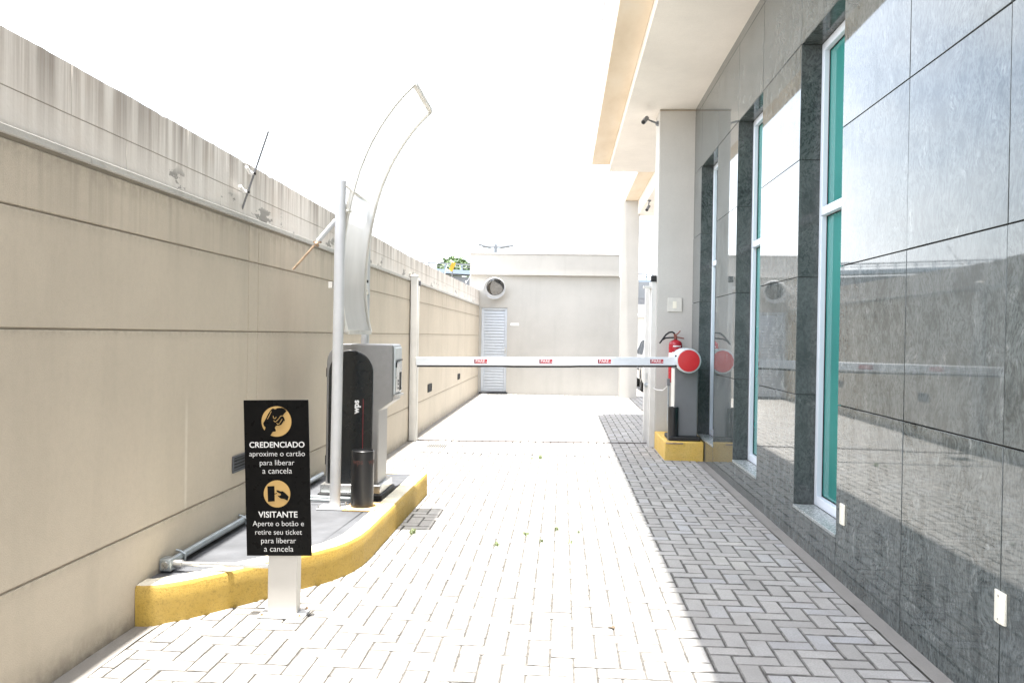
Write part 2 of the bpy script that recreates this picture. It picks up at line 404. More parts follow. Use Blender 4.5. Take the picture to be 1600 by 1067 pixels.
# ------------------------------------------------------------------ panel walls
def panels_x(mb, xf, depth, ys, zs, gap, skip=lambda i, j: False, tilt=0):
    """blocks whose face lies on x = xf, running back by depth, one per cell"""
    for i in range(len(ys)-1):
        for j in range(len(zs)-1):
            if skip(i, j): continue
            mb.box(min(xf, xf+depth), max(xf, xf+depth), ys[i]+gap/2, ys[i+1]-gap/2, zs[j]+gap/2, zs[j+1]-gap/2)
            if tilt:                                            # slabs never hang perfectly true
                a, b, c0 = (random.uniform(-tilt, tilt) for _ in range(3)); n0 = len(mb.v)-8
                for q in range(8):
                    x_, y_, z_ = mb.v[n0+q]
                    if abs(x_-xf) < 1e-6: mb.v[n0+q] = (x_+c0*.5+a*(1 if y_ > (ys[i]+ys[i+1])/2 else -1)+b*(1 if z_ > (zs[j]+zs[j+1])/2 else -1), y_, z_)

bw = thing('boundary_wall', (XL, 7, 0), 'tall tan plastered boundary wall with grooves, left of the driveway', 'wall')
m = MB(); panels_x(m, XL, -.018, [-6, -1.2, 5.425, 5.60, 14.36, 17.78, 20.9], [-.05, .455, 1.447, 1.91, 2.155], .009)
m.build('plaster_face', M['plaster'], bw, bevel=.004)
MB().box(XL-.17, XL-.007, -6, 20.9, -.05, 2.165).build('wall_core', M['joint'], bw, smooth=0)
m = MB(); ys = [-6, -3, -.4, 2.2, 3.55, 6.3, 9.1, 11.25, 13.9, 16.5, 18.9, 20.9]
for a, b in zip(ys[:-1], ys[1:]): m.box(XL-.045, XL+.010, a+.002, b-.002, 2.168+random.uniform(-.002, .002), 2.20)
m.build('coping', M['coping'], bw, bevel=.003)

cw = MB(); ny = 540
x = XL-.004
def wall_top(y):
    pts = [(-9, 2.562), (4, 2.558), (5.8, 2.543), (7, 2.529), (11.2, 2.497), (15, 2.51), (18.8, 2.54), (22, 2.55)]
    for (a, b), (c_, d_) in zip(pts[:-1], pts[1:]):
        if a <= y <= c_: return b+(d_-b)*(y-a)/(c_-a)
zt = [wall_top(-6+26.9*k/ny)+.003*mnoise.noise(Vector((k*.21, 0, 0)))+.004*mnoise.noise(Vector((k*1.7, 5, 0)))-(.007 if mnoise.noise(Vector((k*2.9, 9, 3))) > .40 else 0) for k in range(ny+1)]
# two courses of blocks with a fine joint between them, the upper edge uneven
seam = 2.345
cuts = [-6+26.9*k/ny for k in range(ny+1)]
def course(z0f, z1f, y0, y1):
    ks = [k for k in range(ny+1) if y0-1e-6 <= cuts[k] <= y1+1e-6]
    vs, fs = [], []
    for k in ks:
        yy = cuts[k]
        if k == ks[0]: yy += .0012
        if k == ks[-1]: yy -= .0012
        a, b = z0f(k), z1f(k); vs += [(x, yy, a), (x, yy, b), (x-.14, yy, b), (x-.14, yy, a)]
    n = len(ks)
    for q in range(n-1):
        o = 4*q
        fs += [(o, o+4, o+5, o+1), (o+1, o+5, o+6, o+2), (o+2, o+6, o+7, o+3), (o+3, o+7, o+4, o)]
    fs += [(0, 1, 2, 3), (4*n-4, 4*n-1, 4*n-2, 4*n-3)]
    cw.add(vs, fs)
bl = 22
for q in range(0, ny, bl): course(lambda k: 2.17, lambda k: seam-.002, cuts[q], cuts[min(q+bl, ny)])
for q in range(-9, ny, bl): course(lambda k: seam+.002, lambda k: zt[k], cuts[max(q, 0)], cuts[min(q+bl, ny)])
cwt = thing('concrete_wall', (x, 7, 2.17), 'streaked grey concrete block wall rising above the tan wall', 'wall')
cw.build('block_courses', M['streaky'], cwt, bevel=.001, seg=1)
MB().box(x-.13, x-.004, -6, 20.9, 2.0, 2.482).build('mortar_core', M['joint'], cwt, smooth=0)

# ------------------------------------------------------------------ office building on the right
ob_ = thing('office_building', (3, 7, 0), 'office building clad in polished grey granite with an overhanging upper storey', 'building')
WIN = [(5.263, 6.205), (7.375, 8.39), (9.468, 10.572)]
zs = [-.05, 1.056, 1.906, 2.754, 3.592, 4.352, 4.60]
ys = [-6, -5.17, -4.22, -3.27, -2.32, -1.37, -.42, .53, 1.48, 2.39, 3.324, 4.27]
m = MB(); panels_x(m, XR, .028, ys+[WIN[0][0]], zs, .006, tilt=.0010)
for a, b in ((WIN[0][1], WIN[1][0]), (WIN[1][1], WIN[2][0]), (WIN[2][1], 11.14)): panels_x(m, XR, .028, [a, b], zs, .006, tilt=.0010)
for a, b in WIN:
    panels_x(m, XR, .028, [a, b], [-.05, .238], .006); panels_x(m, XR, .028, [a, b], zs[4:], .006)
m.build('granite_cladding', M['granite'], ob_, bevel=.0012, seg=1)
m = MB(); edges = [-6]+[q for w in WIN for q in w]+[11.14]
for k in range(0, len(edges), 2):
    m.box(XR+.012, 2.2, edges[k]+.026*(k > 0), edges[k+1]-.026*(k < 6), -.05, 4.6)
for a, b in WIN: m.box(XR+.012, 2.2, a-.02, b+.02, -.05, .232); m.box(XR+.012, 2.2, a-.02, b+.02, 3.62, 4.6)
m.box(2.0, 2.2, -5.9, 11.1, -.05, 4.5)
m.build('backing_wall', M['grout'], ob_, smooth=0)
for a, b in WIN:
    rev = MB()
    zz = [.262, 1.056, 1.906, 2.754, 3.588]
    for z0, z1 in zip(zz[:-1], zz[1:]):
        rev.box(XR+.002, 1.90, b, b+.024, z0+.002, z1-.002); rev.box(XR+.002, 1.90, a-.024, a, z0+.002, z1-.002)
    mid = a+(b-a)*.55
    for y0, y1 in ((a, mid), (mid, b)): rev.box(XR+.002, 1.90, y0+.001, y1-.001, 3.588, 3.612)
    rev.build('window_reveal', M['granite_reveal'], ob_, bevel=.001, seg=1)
for k, (a, b) in enumerate(WIN):
    f = MB(); t = .058; x0, x1 = 1.842, 1.905; z0, z1, zm = .262, 3.586, 2.372
    f.box(x0, x1, a+.001, a+t, z0, z1).box(x0, x1, b-t, b-.001, z0, z1)
    f.box(x0+.001, x1, a+t, b-t, z0, z0+t+.01).box(x0+.001, x1, a+t, b-t, z1-t, z1).box(x0-.004, x1, a+t, b-t, zm-.03, zm+.03)
    fo = f.build('window', M['frame'], ob_, bevel=.004)
    for p, q in ((z0+t+.01, zm-.03), (zm+.03, z1-t)):
        MB().box(1.885, 1.897, a+t, b-t, p, q).build('pane', M['glass'], fo, smooth=0)
        g = MB(); e = .006
        g.box(1.878, 1.884, a+t, b-t, p, p+e).box(1.878, 1.884, a+t, b-t, q-e, q).box(1.878, 1.884, b-t-e, b-t, p+e, q-e).box(1.878, 1.884, a+t, a+t+e, p+e, q-e)
        g.build('gasket', M['rubber'], fo, smooth=0)
    MB().box(XR-.006, 1.842, a+.001, b-.001, .239, .261).build('sill', M['granite_sill'], fo, bevel=.003)
MB().box(.48, 9, -6, 15.36, 4.60, 13).build('upper_facade', M['facade'], ob_, bevel=.004)
MB().box(.484, .797, -6, 15.355, 4.575, 4.599).build('soffit_band', M['tan'], ob_, smooth=0)
MB().box(.80, 9, -6, 15.358, 4.45, 4.598).build('soffit', M['cream'], ob_, bevel=.004)
MB().box(.474, .479, -6, 12.5, 5.78, 5.80).build('facade_joint', M['grout'], ob_, smooth=0)
MB().box(1.233, 2.3, 11.144, 11.6, -.02, 4.447).build('pillar', M['pillar'], ob_, bevel=.006)
MB().box(1.232, 1.70, 11.137, 11.143, 4.425, 4.446).build('pillar_joint', M['joint'], ob_, smooth=0)
MB().box(1.43, 9, 15.40, 20.46, 4.71, 11.5).build('rear_facade', M['facade'], ob_, bevel=.004)
MB().box(1.434, 1.742, 15.40, 20.45, 4.69, 4.709).build('rear_soffit_band', M['tan'], ob_, smooth=0)
MB().box(1.745, 9, 15.40, 20.44, 4.37, 4.708).build('rear_soffit', M['cream'], ob_, bevel=.004)
MB().box(1.372, 1.785, 20.08, 20.43, -.02, 4.688).build('column', M['pillar'], ob_, bevel=.006)
MB().box(2.21, 9, -5.9, 11.6, -.05, 4.449).build('ground_floor_mass', M['plaster_pale'], ob_, smooth=0)

# ivory plates low on the granite
for y, z, lb in ((5.128, .412, 'ivory blank cover plate on granite close to the nearest window'), (3.312, .44, 'ivory blank cover plate on granite at the right edge of the view')):
    t = thing('cover_plate', (XR, y, z), lb, 'cover plate', 'ivory cover plates along the granite')
    m = MB(); n = 7
    prof = [(-.040, 0), (-.040, .007)]+[(-.036+.072*k/n, .010+.004*math.sin(math.pi*k/n)) for k in range(n+1)]+[(.040, .007), (.040, 0)]
    m.prism([(XR-d, y+a) for a, d in prof], z-.061, z+.061, 'z'); m.build('plate', M['plate_cream'], t, bevel=.002)
    for dz in (-.045, .045): MB().lathe((XR-.0155, y, z+dz), [(0, 0), (.004, 0), (.004, .002), (0, .002)], 'x', 12).build('screw', M['steel'], t)

# ------------------------------------------------------------------ annex at the end of the drive
an = thing('annex_building', (-.4, 20.8, 0), 'small pale annex with a deep parapet at the end of the driveway', 'building')
m = MB(); yf = 20.72
m.box(-2.32, -2.012, yf, 24, -.05, 2.93).box(-1.372, 1.45, yf, 24, -.05, 2.93).box(-2.012, -1.372, yf, 24, 2.132, 2.93).box(-2.012, -1.372, yf+.12, 24, -.05, 2.132)
m.build('wall', M['plaster_pale'], an, smooth=0)
m = MB(); m.box(-2.30, 1.372, yf-.13, 24, 2.932, 3.44); m.build('parapet', M['plaster_pale'], an, bevel=.006)
MB().box(-2.32, 1.375, yf-.15, 24, 3.441, 3.468).build('parapet_cap', M['post_white'], an, bevel=.004)
d = MB(); x0, x1, z0, z1 = -2.010, -1.374, .055, 2.13; yd = yf+.045
d.box(x0, x0+.06, yd, yd+.04, z0, z1).box(x1-.06, x1, yd, yd+.04, z0, z1).box(x0+.06, x1-.06, yd, yd+.04, z1-.06, z1).box(x0+.06, x1-.06, yd, yd+.04, z0, z0+.06)
door = d.build('door', M['door_white'], an, bevel=.004)
m = MB(); n = 27
for k in range(n):
    z = z0+.07+(z1-z0-.14)*(k+.5)/n
    m.add([(x0+.062, yd+.006, z-.034), (x1-.062, yd+.006, z-.034), (x1-.062, yd+.034, z+.034), (x0+.062, yd+.034, z+.034),
           (x0+.062, yd+.012, z-.037), (x1-.062, yd+.012, z-.037), (x1-.062, yd+.040, z+.031), (x0+.062, yd+.040, z+.031)],
          [(0, 1, 2, 3), (4, 7, 6, 5), (0, 4, 5, 1), (3, 2, 6, 7), (0, 3, 7, 4), (1, 5, 6, 2)])
m.build('louvre', M['door_white'], door, smooth=0)
MB().box(x1-.05, x1-.02, yd-.012, yd-.001, 1.0, 1.16).tube([(x1-.035, yd-.012, 1.1), (x1-.035, yd-.04, 1.1), (x1-.13, yd-.04, 1.1)], .009, 8).build('handle', M['steel'], door)
MB().box(x0-.03, x1+.04, yf-.06, yf+.12, -.02, .045).build('threshold', M['slab'], an)

# convex mirror
mc = Vector((-1.683, 20.50, 2.605)); mt = thing('convex_mirror', mc, 'round convex traffic mirror in a white shell above the louvred door', 'mirror')
rot = Matrix.Translation(mc) @ Matrix.Rotation(R(22), 4, 'X') @ Matrix.Rotation(R(10), 4, 'Z')
m = MB().lathe((0, 0, 0), [(0, .10), (.16, .09), (.24, .05), (.272, 0), (.272, -.045), (.258, -.045), (.256, -.012), (0, -.012)], 'y', 48).xf(rot); m.build('shell', M['pole_white'], mt)
m = MB().lathe((0, 0, 0), [(.254, -.013)]+[(.254*math.cos(a), -.013-.05*math.sin(a)) for a in [R(q) for q in (10, 25, 40, 55, 70, 82)]]+[(.001, -.063)], 'y', 48).xf(rot @ Matrix.Translation((.022, 0, .028)) @ Matrix.Scale(.86, 4)); m.build('mirror_face', M['mirror'], mt, smooth=60)
MB().tube([mc+Vector((0, .09, 0)), mc+Vector((0, .14, .02)), (mc.x, yf-.003, mc.z+.02)], .018, 10).build('bracket', M['galv'], mt)
pl = thing('wall_plaque', (-1.18, yf-.01, 1.722), 'small white plaque on the annex wall right of the louvred door', 'plaque')
MB().box(-1.287, -1.08, yf-.012, yf-.002, 1.69, 1.755).build('plate', M['white_paint'], pl, bevel=.002)
MB().box(-1.27, -1.15, yf-.0135, yf-.0121, 1.715, 1.73).build('faded_line', M['plate_cream'], pl, smooth=0)

# ------------------------------------------------------------------ traffic island
isl = thing('traffic_island', (-1.7, 5.7, 0), 'raised kerbed island with yellow painted edge carrying the ticket machine', 'traffic island')
outer = [(-2.07, 3.985), (-2.03, 3.985), (-1.98, 4.00), (-1.86, 4.10), (-1.72, 4.27), (-1.60, 4.44), (-1.48, 4.60), (-1.38, 4.73), (-1.30, 4.86), (-1.25, 5.00), (-1.222, 5.16),
         (-1.212, 5.36), (-1.208, 5.9), (-1.204, 6.6), (-1.20, 7.53), (-1.26, 7.56), (-2.07, 7.56)]
def offset_in(poly, d):
    out = []
    for i, p in enumerate(poly):
        if i in (0, len(poly)-1): q = (p[0], p[1]+(d if i == 0 else -d)); out.append(q); continue
        a, b = Vector(poly[i-1]), Vector(poly[i+1]); t = (b-a).normalized(); n = Vector((-t.y, t.x)); out.append((p[0]+n.x*d, p[1]+n.y*d))
    return out
HK = .195
lv = [(0, -.03), (0, HK-.03), (.008, HK-.010), (.026, HK)]
rings = [[(x_, y_, z) for x_, y_ in offset_in(outer, d)] for d, z in lv]
inner = offset_in(outer, .125); n = len(outer)
def ring_mb(rs):
    m = MB(); m.v = [q for r in rs for q in r]
    for a in range(len(rs)-1):
        for i in range(n-1): o = a*n+i; m.f.append((o, o+1, o+1+n, o+n))
    return m
def dense(poly, step=.04):
    out = []
    for a, b in zip(poly[:-1], poly[1:]):
        k = max(1, int((Vector(b)-Vector(a)).length/step)); out += [tuple(Vector(a).lerp(Vector(b), i/k)) for i in range(k)]
    return out+[poly[-1]]
def wob(p, s=.0025):
    v = Vector(p); q = mnoise.noise_vector(v*7)*s+mnoise.noise_vector(v*23)*s*.4; return (p[0]+q.x, p[1]+q.y, p[2]+(q.z*.6 if p[2] > 0 else 0))
od = dense(outer); n = len(od)
def ringz(d, z): return [wob((x_, y_, z)) for x_, y_ in offset_in(od, d)]
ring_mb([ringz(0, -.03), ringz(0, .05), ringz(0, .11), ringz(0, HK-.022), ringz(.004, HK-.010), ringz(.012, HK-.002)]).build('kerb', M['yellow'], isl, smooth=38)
ring_mb([ringz(.012, HK-.002), ringz(.05, HK+.001), ringz(.125, HK)]).build('kerb_top', M['yellow_sunlit'], isl, smooth=38)
si = offset_in(od, .122); m = MB(); m.v = [(p[0], p[1], HK-.006) for p in si]+[(p[0], p[1], .01) for p in si]; m.f = [tuple(range(n))]+[(i, i+1, i+1+n, i+n) for i in range(n-1)]
m.build('island_slab', M['slab'], isl, smooth=0)

# ------------------------------------------------------------------ instruction sign
sg = thing('instruction_sign', (-1.41, 4.235, 0), 'black instruction sign with gold hand emblems on a short white post', 'sign')
MB().box(-1.486, -1.334, 4.206, 4.276, .006, .97).build('post', M['post_white'], sg, bevel=.004)
MB().box(-1.522, -1.285, 4.145, 4.305, .002, .010).build('base_plate', M['pole_white'], sg, bevel=.002)
for bx, by in ((-1.50, 4.165), (-1.305, 4.165), (-1.305, 4.288), (-1.50, 4.288)):
    MB().lathe((bx, by, .010), [(0, 0), (.011, 0), (.010, .005), (.006, .005), (.006, .012), (0, .012)], 'z', 6).build('bolt', M['rust'], sg)
BC = Vector((-1.440, 4.197, .7045)); BR = R(2.1); BW, BH = .337, .795
# local tilt runs so that the foot of the board sits to the right
BR = -BR
def bp(u, v, w): return (BC.x+u*math.cos(BR)+v*math.sin(BR), BC.y-w, BC.z-u*math.sin(BR)*.8+v*math.cos(BR))
m = MB(); h2, w2 = BH/2, BW/2
m.add([bp(a, b, c) for c in (-.008, 0) for a, b in ((-w2, -h2), (w2, -h2), (w2, h2), (-w2, h2))], [(0, 3, 2, 1), (4, 5, 6, 7), (0, 1, 5, 4), (1, 2, 6, 5), (2, 3, 7, 6), (3, 0, 4, 7)])
board = m.build('sign_board', M['black_sign'], sg, bevel=.0015)
def zp(px, py): return ((px-254-(py-535)*.0235)/406*BW, (535-py)/960*BH)
def poly_on_board(m, pts, w0, w1):
    vs = [bp(*p, w0) for p in pts]+[bp(*p, w1) for p in pts]; k = len(pts)
    m.add(vs, [tuple(range(k, 2*k))]+[(i, (i+1) % k, (i+1) % k+k, i+k) for i in range(k)])
def disc(px, py, r):
    u, v = zp(px, py); m = MB(); poly_on_board(m, [(u+r*math.cos(2*math.pi*q/56), v+r*math.sin(2*math.pi*q/56)) for q in range(56)], 0, .0012); return m
e1 = disc(248, 187, .0775).build('emblem', M['gold'], board, smooth=0)
e2 = disc(252, 633, .069).build('emblem', M['gold'], board, smooth=0)
m = MB()
poly_on_board(m, [zp(*q) for q in [(214, 114), (226, 106), (240, 112), (256, 104), (284, 102), (300, 110), (312, 124), (296, 140), (288, 152), (297, 166), (302, 182), (294, 194), (282, 206), (268, 214), (256, 212),
                                    (246, 214), (238, 226), (245, 240), (243, 248), (226, 250), (214, 268), (205, 280), (186, 268), (170, 248), (176, 236), (180, 222), (170, 214), (165, 198), (180, 172), (196, 140)]], .0012, .002)
m.build('hand_silhouette', M['black_sign'], e1, smooth=0)
m = MB()
def strokes(paths, wd):
    for p in paths:
        for a, b in zip(p[:-1], p[1:]):
            a, b = Vector(zp(*a)), Vector(zp(*b)); t = (b-a).normalized(); q = Vector((-t.y, t.x))*wd; poly_on_board(m, [tuple(a-q), tuple(b-q), tuple(b+q), tuple(a+q)], .002, .0026)
strokes([[(216, 124), (206, 146), (192, 172)], [(228, 152), (230, 166), (240, 170), (248, 158)], [(232, 180), (240, 190), (250, 184), (268, 164)], [(250, 196), (258, 206), (268, 198), (284, 172)],
         [(268, 210), (278, 212), (288, 198), (298, 182)], [(268, 164), (274, 154), (288, 152)]], .0013)
m.build('finger_lines', M['gold'], e1, smooth=0)
m = MB(); poly_on_board(m, [zp(*q) for q in [(192, 586), (236, 584), (238, 678), (196, 681)]], .0012, .002)
poly_on_board(m, [zp(*q) for q in [(238, 630), (252, 626), (252, 631), (238, 636)]], .0012, .002)
poly_on_board(m, [zp(*q) for q in [(246, 611), (258, 610), (274, 617), (288, 616), (304, 628), (326, 650), (318, 674), (296, 664), (276, 661), (262, 650), (256, 642), (268, 645), (278, 638), (274, 630), (262, 627), (254, 622)]], .0012, .002)
m.build('hand_silhouette', M['black_sign'], e2, smooth=0)
for body, cx, base, wd, bold in (('CREDENCIADO', 251, 347, 345, .012), ('aproxime o cartão', 252, 401, 348, 0), ('para liberar', 252, 456, 216, 0), ('a cancela', 253, 508, 185, 0),
                                 ('VISITANTE', 258, 778, 246, .012), ('Aperte o botão e', 260, 831, 320, 0), ('retire seu ticket', 262, 884, 292, 0), ('para liberar', 262, 937, 218, 0), ('a cancela', 263, 989, 183, 0)):
    u0, v0 = zp(cx, base)
    text('lettering', body, M['sign_white'], board, lambda u, v, w: bp(u0+u, v0+v, w), width=wd/406*BW, bold=bold if bold else -.010, depth=.0004)

# ------------------------------------------------------------------ curved canopy on two poles
cn = thing('curved_canopy', (-1.617, 5.95, HK), 'tall curved white sheet canopy carried on two white poles', 'canopy')
ZS = lambda z: 1.45+(z-1.45)*.952
prof = [(-1.645, 1.456), (-1.668, 1.55), (-1.685, 1.66), (-1.694, 1.76), (-1.696, 1.86), (-1.693, 1.98), (-1.685, 2.10), (-1.673, 2.215), (-1.655, 2.33), (-1.633, 2.45), (-1.603, 2.573), (-1.57, 2.69),
        (-1.527, 2.80), (-1.48, 2.905), (-1.427, 3.0), (-1.37, 3.09), (-1.305, 3.18), (-1.235, 3.262), (-1.15, 3.345)]
prof = [(a*.952, ZS(b)) for a, b in prof]; Y0, Y1 = 6.00, 6.755
MB().tube([(-1.617, 5.95, HK), (-1.606, 5.95, 2.54)], .038, 24).build('pole', M['pole_white'], cn)
MB().tube([(-1.652, 6.96, HK), (-1.655, 6.96, 2.37)], .034, 20).build('pole', M['pole_white'], cn)
MB().box(-1.725, -1.535, 5.85, 6.03, HK-.004, HK+.005).build('base_plate', M['pole_white'], cn, bevel=.002)
for bx, by in ((-1.71, 5.865), (-1.555, 5.865), (-1.555, 6.015)):
    MB().lathe((bx, by, HK+.005), [(0, 0), (.011, 0), (.011, .007), (.006, .007), (.006, .02), (0, .02)], 'z', 6).build('bolt', M['steel'], cn)
def nrm(i):
    a, b = prof[max(0, i-1)], prof[min(len(prof)-1, i+1)]; t = Vector((b[0]-a[0], b[1]-a[1])).normalized(); return Vector((t.y, -t.x))
m = MB(); k = len(prof)
for i, (a, b) in enumerate(prof):
    q = nrm(i)*.004; m.v += [(a-q.x, Y0+.01, b-q.y), (a-q.x, Y1-.01, b-q.y), (a+q.x, Y1-.01, b+q.y), (a+q.x, Y0+.01, b+q.y)]
for i in range(k-1):
    o = 4*i; m.f += [(o, o+1, o+5, o+4), (o+1, o+2, o+6, o+5), (o+2, o+3, o+7, o+6), (o+3, o, o+4, o+7)]
m.f += [(0, 3, 2, 1), (4*k-4, 4*k-3, 4*k-2, 4*k-1)]
m.build('sheet', M['sheet'], cn, smooth=60)
fr = MB()
for yy in (Y0, Y1):
    # square tubes following the curve
    v0 = len(fr.v); hw = .016
    for i, (a, b) in enumerate(prof):
        q = nrm(i)*hw; fr.v += [(a-q.x, yy-hw, b-q.y), (a-q.x, yy+hw, b-q.y), (a+q.x, yy+hw, b+q.y), (a+q.x, yy-hw, b+q.y)]
    for i in range(k-1):
        o = v0+4*i; fr.f += [(o, o+1, o+5, o+4), (o+1, o+2, o+6, o+5), (o+2, o+3, o+7, o+6), (o+3, o, o+4, o+7)]
    o = v0; fr.f += [(o, o+3, o+2, o+1), (o+4*k-4, o+4*k-3, o+4*k-2, o+4*k-1)]
for i in (0, k-1):
    a, b = prof[i]; fr.box(a-.016, a+.016, Y0+.016, Y1-.016, b-.016, b+.016)
fr.build('edge_frame', M['frame_old'], cn, smooth=40)
st_ = [MB() for _ in range(4)]
rr = st_[0]; rr.tube([(-1.57, 5.955, 2.505), (-1.525, 6.00, 2.465)], .010, 8).tube([(-1.525, 6.0, 2.465), (-1.575, 6.75, 2.50), (-1.65, 6.96, 2.36)], .010, 8)
st_[1].tube([(-1.57, 5.95, 2.325), (-1.548, 6.0, 2.33)], .013, 8); st_[2].tube([(-1.64, 6.95, 1.78), (-1.60, 6.76, 1.80)], .013, 8)
st_[3].box(-1.682, -1.655, 5.93, 5.97, 1.77, 1.815)
for q in st_: q.build('strut', M['frame_old'], cn)
MB().tube([(-1.64, 5.95, 2.255), (-1.767, 5.95, 2.105)], .018, 10).build('stay_socket', M['pole_white'], cn)
MB().tube([(-1.760, 5.95, 2.113), (-1.947, 5.95, 1.90)], .008, 8).box(-1.80, -1.745, 5.935, 5.965, 2.092, 2.104).tube([(-1.775, 5.93, 2.095), (-1.775, 5.97, 2.075)], .012, 8).build('stay_rod', M['rust'], cn)
for z, i in ((1.87, 4),):
    MB().lathe((prof[i][0]+.02, Y1, z), [(0, 0), (.012, 0), (.012, .008), (0, .008)], 'x', 12).build('fixing_bolt', M['dark'], cn)

# ------------------------------------------------------------------ ticket machine
tm = thing('ticket_machine', (-1.58, 6.48, HK), 'grey and black parking ticket machine standing on the island', 'ticket machine')
yF, yB = 6.30, 6.62
def arc(cx, cz, r, a0, a1, n=8): return [(cx+r*math.cos(R(a0+(a1-a0)*q/n)), cz+r*math.sin(R(a0+(a1-a0)*q/n))) for q in range(n+1)]
body = [(-1.79, .30), (-1.383, .30), (-1.383, .862), (-1.296, .925)]+arc(-1.298, .945, .018, -50, 0, 4)+arc(-1.30, 1.347, .02, 0, 90, 4)+arc(-1.65, 1.227, .14, 90, 180, 10)
MB().prism(body, yF, yB, 'y').build('cabinet', M['cabinet'], tm, bevel=.008, seg=3)
dz = 1.318; dr = .170; dc = (-1.60, dz-dr)
doorp = [(-1.77, .305), (-1.43, .305)]+arc(dc[0], dc[1], dr, 0, 180, 24)
dpo = MB().prism(doorp, yF-.014, yF+.02, 'y').build('door', M['cabinet_door'], tm, bevel=.007, seg=3)
MB().prism([(dc[0]+(p[0]-dc[0])*1.025, dc[1]+(p[1]-dc[1])*1.012 if p[1] > dc[1] else p[1]) for p in doorp], yF-.004, yF+.015, 'y').build('door_trim', M['cabinet'], tm, bevel=.002)
MB().box(-1.5035, -1.4985, yF-.0155, yF-.0135, .31, .95).build('pinstripe', M['red_line'], dpo, smooth=0)
text('logo', 'wps', M['white_paint'], dpo, lambda u, v, w: (-1.535-v, yF-.0145-w, .888+u), width=.105, bold=.035)
MB().box(-1.815, -1.352, yF-.045, yB+.06, .235, .302).build('plinth_band', M['steel'], tm, bevel=.006)
MB().box(-1.83, -1.335, yF-.07, yB+.09, HK-.01, .236).build('plinth_foot', M['rubber'], tm, bevel=.008)
for z in (1.11, .44): MB().box(-1.803, -1.789, yF+.03, yF+.075, z, z+.07).build('hinge', M['dark'], tm, bevel=.003)
xf = -1.28
m = MB().prism([(yF+.03, .985), (yB-.03, .985), (yB-.03, 1.345), (yF+.03, 1.345)], xf-.004, xf+.012, 'x'); rd = m.build('reader_hood', M['drum'], tm, bevel=.008)
m = MB().box(xf+.012, xf+.018, yF+.05, yB-.05, 1.0, 1.225).build('reader_plate', M['steel'], rd, bevel=.002)
pts = [(xf+.016, yF+.045, 1.19), (xf+.018, yF+.05, 1.225), (xf+.018, yF+.085, 1.24), (xf+.018, yB-.05, 1.245)]
MB().tube(pts, .006, 8).build('reader_seal', M['rubber'], rd)
MB().box(xf+.018, xf+.0195, yB-.15, yB-.075, 1.01, 1.15).build('ticket_slot', M['dark'], rd, smooth=0)
m = MB()
for z in (1.03, 1.06, 1.085): m.lathe((xf+.018, yF+.12, z), [(0, 0), (.010, 0), (.009, .004), (0, .004)], 'x', 12)
m.build('button', M['black_metal'], rd)
MB().box(xf-.004, xf+.035, yF+.05, yB-.05, .965, .985).build('ticket_tray', M['post_white'], rd, bevel=.003)

# ------------------------------------------------------------------ bollards
def bollard(x, y, z0, z1, r, label):
    t = thing('bollard', (x, y, z0), label, 'bollard', 'black steel bollards')
    MB().lathe((x, y, 0), [(r-.006, z0), (r, z0+.002), (r, z1), (r-.004, z1+.003), (r-.007, z1+.002), (r-.007, z1-.006), (0.001, z1-.006)], 'z', 48).build('post', M['black_metal'], t)
    return t
b1 = bollard(-1.424, 5.975, HK+.008, .603, .081, 'stout black bollard on an orange base plate before the ticket machine')
MB().box(-1.535, -1.285, 5.835, 6.125, HK-.004, HK+.007).build('base_plate', M['orange_plate'], b1, bevel=.002)
for bx, by in ((-1.515, 5.855), (-1.31, 5.855), (-1.31, 6.10)): MB().lathe((bx, by, HK+.007), [(0, 0), (.01, 0), (.01, .006), (0, .006)], 'z', 6).build('bolt', M['rust'], b1)
def cyl_place(cx, cy, r, a0, z): return lambda u, v, w: (cx+(r+w)*math.sin(a0+u/r), cy-(r+w)*math.cos(a0+u/r), z+v)
text('lettering', 'wps', M['rust_text'], b1, cyl_place(-1.424, 5.975, .0812, -.25, .515), width=.085, bold=.02, depth=.0006)
text('lettering', 'wps', M['rust_text'], b1, cyl_place(-1.424, 5.975, .0812, 1.25, .515), width=.085, bold=.02, depth=.0006)
b2 = bollard(1.345, 10.19, .222, .62, .063, 'slim black bollard standing on the yellow concrete block')

# ------------------------------------------------------------------ pipes on the island
cd = thing('conduit_run', (-2.03, 4.27, .23), 'grey conduit pipes and junction box along the foot of the tan wall', 'conduit')
MB().tube([(-2.045, 4.29, .228), (-2.045, 5.5, .232), (-2.045, 7.1, .232)], .021, 14).build('conduit', M['galv'], cd)
jb = MB().box(-2.07, -2.005, 4.225, 4.295, .197, .262).build('junction_box', M['galv'], cd, bevel=.008)
MB().lathe((-2.037, 4.225, .23), [(0, -.008), (.02, -.008), (.022, 0), (0, 0)], 'y', 20).build('cap', M['steel'], jb)
MB().tube([(-2.007, 4.26, .232), (-1.96, 4.262, .232)], .021, 14).tube([(-1.96, 4.262, .232), (-1.47, 4.30, .225)], .0125, 12).build('conduit', M['steel'], cd)
for y in (4.42, 5.3): MB().tube([(-2.07, y, .262), (-2.045, y, .256), (-2.018, y, .24), (-2.02, y, .205)], .006, 6).build('clip', M['galv'], cd)
c2 = thing('floor_pipe', (-1.9, 6.19, .21), 'short grey pipe lying from the wall to the ticket machine base', 'pipe')
MB().tube([(-2.05, 6.20, .215), (-1.55, 6.155, .213)], .017, 12).tube([(-2.05, 6.15, .207), (-1.7, 6.12, .206)], .011, 10).build('pipe', M['galv'], c2)

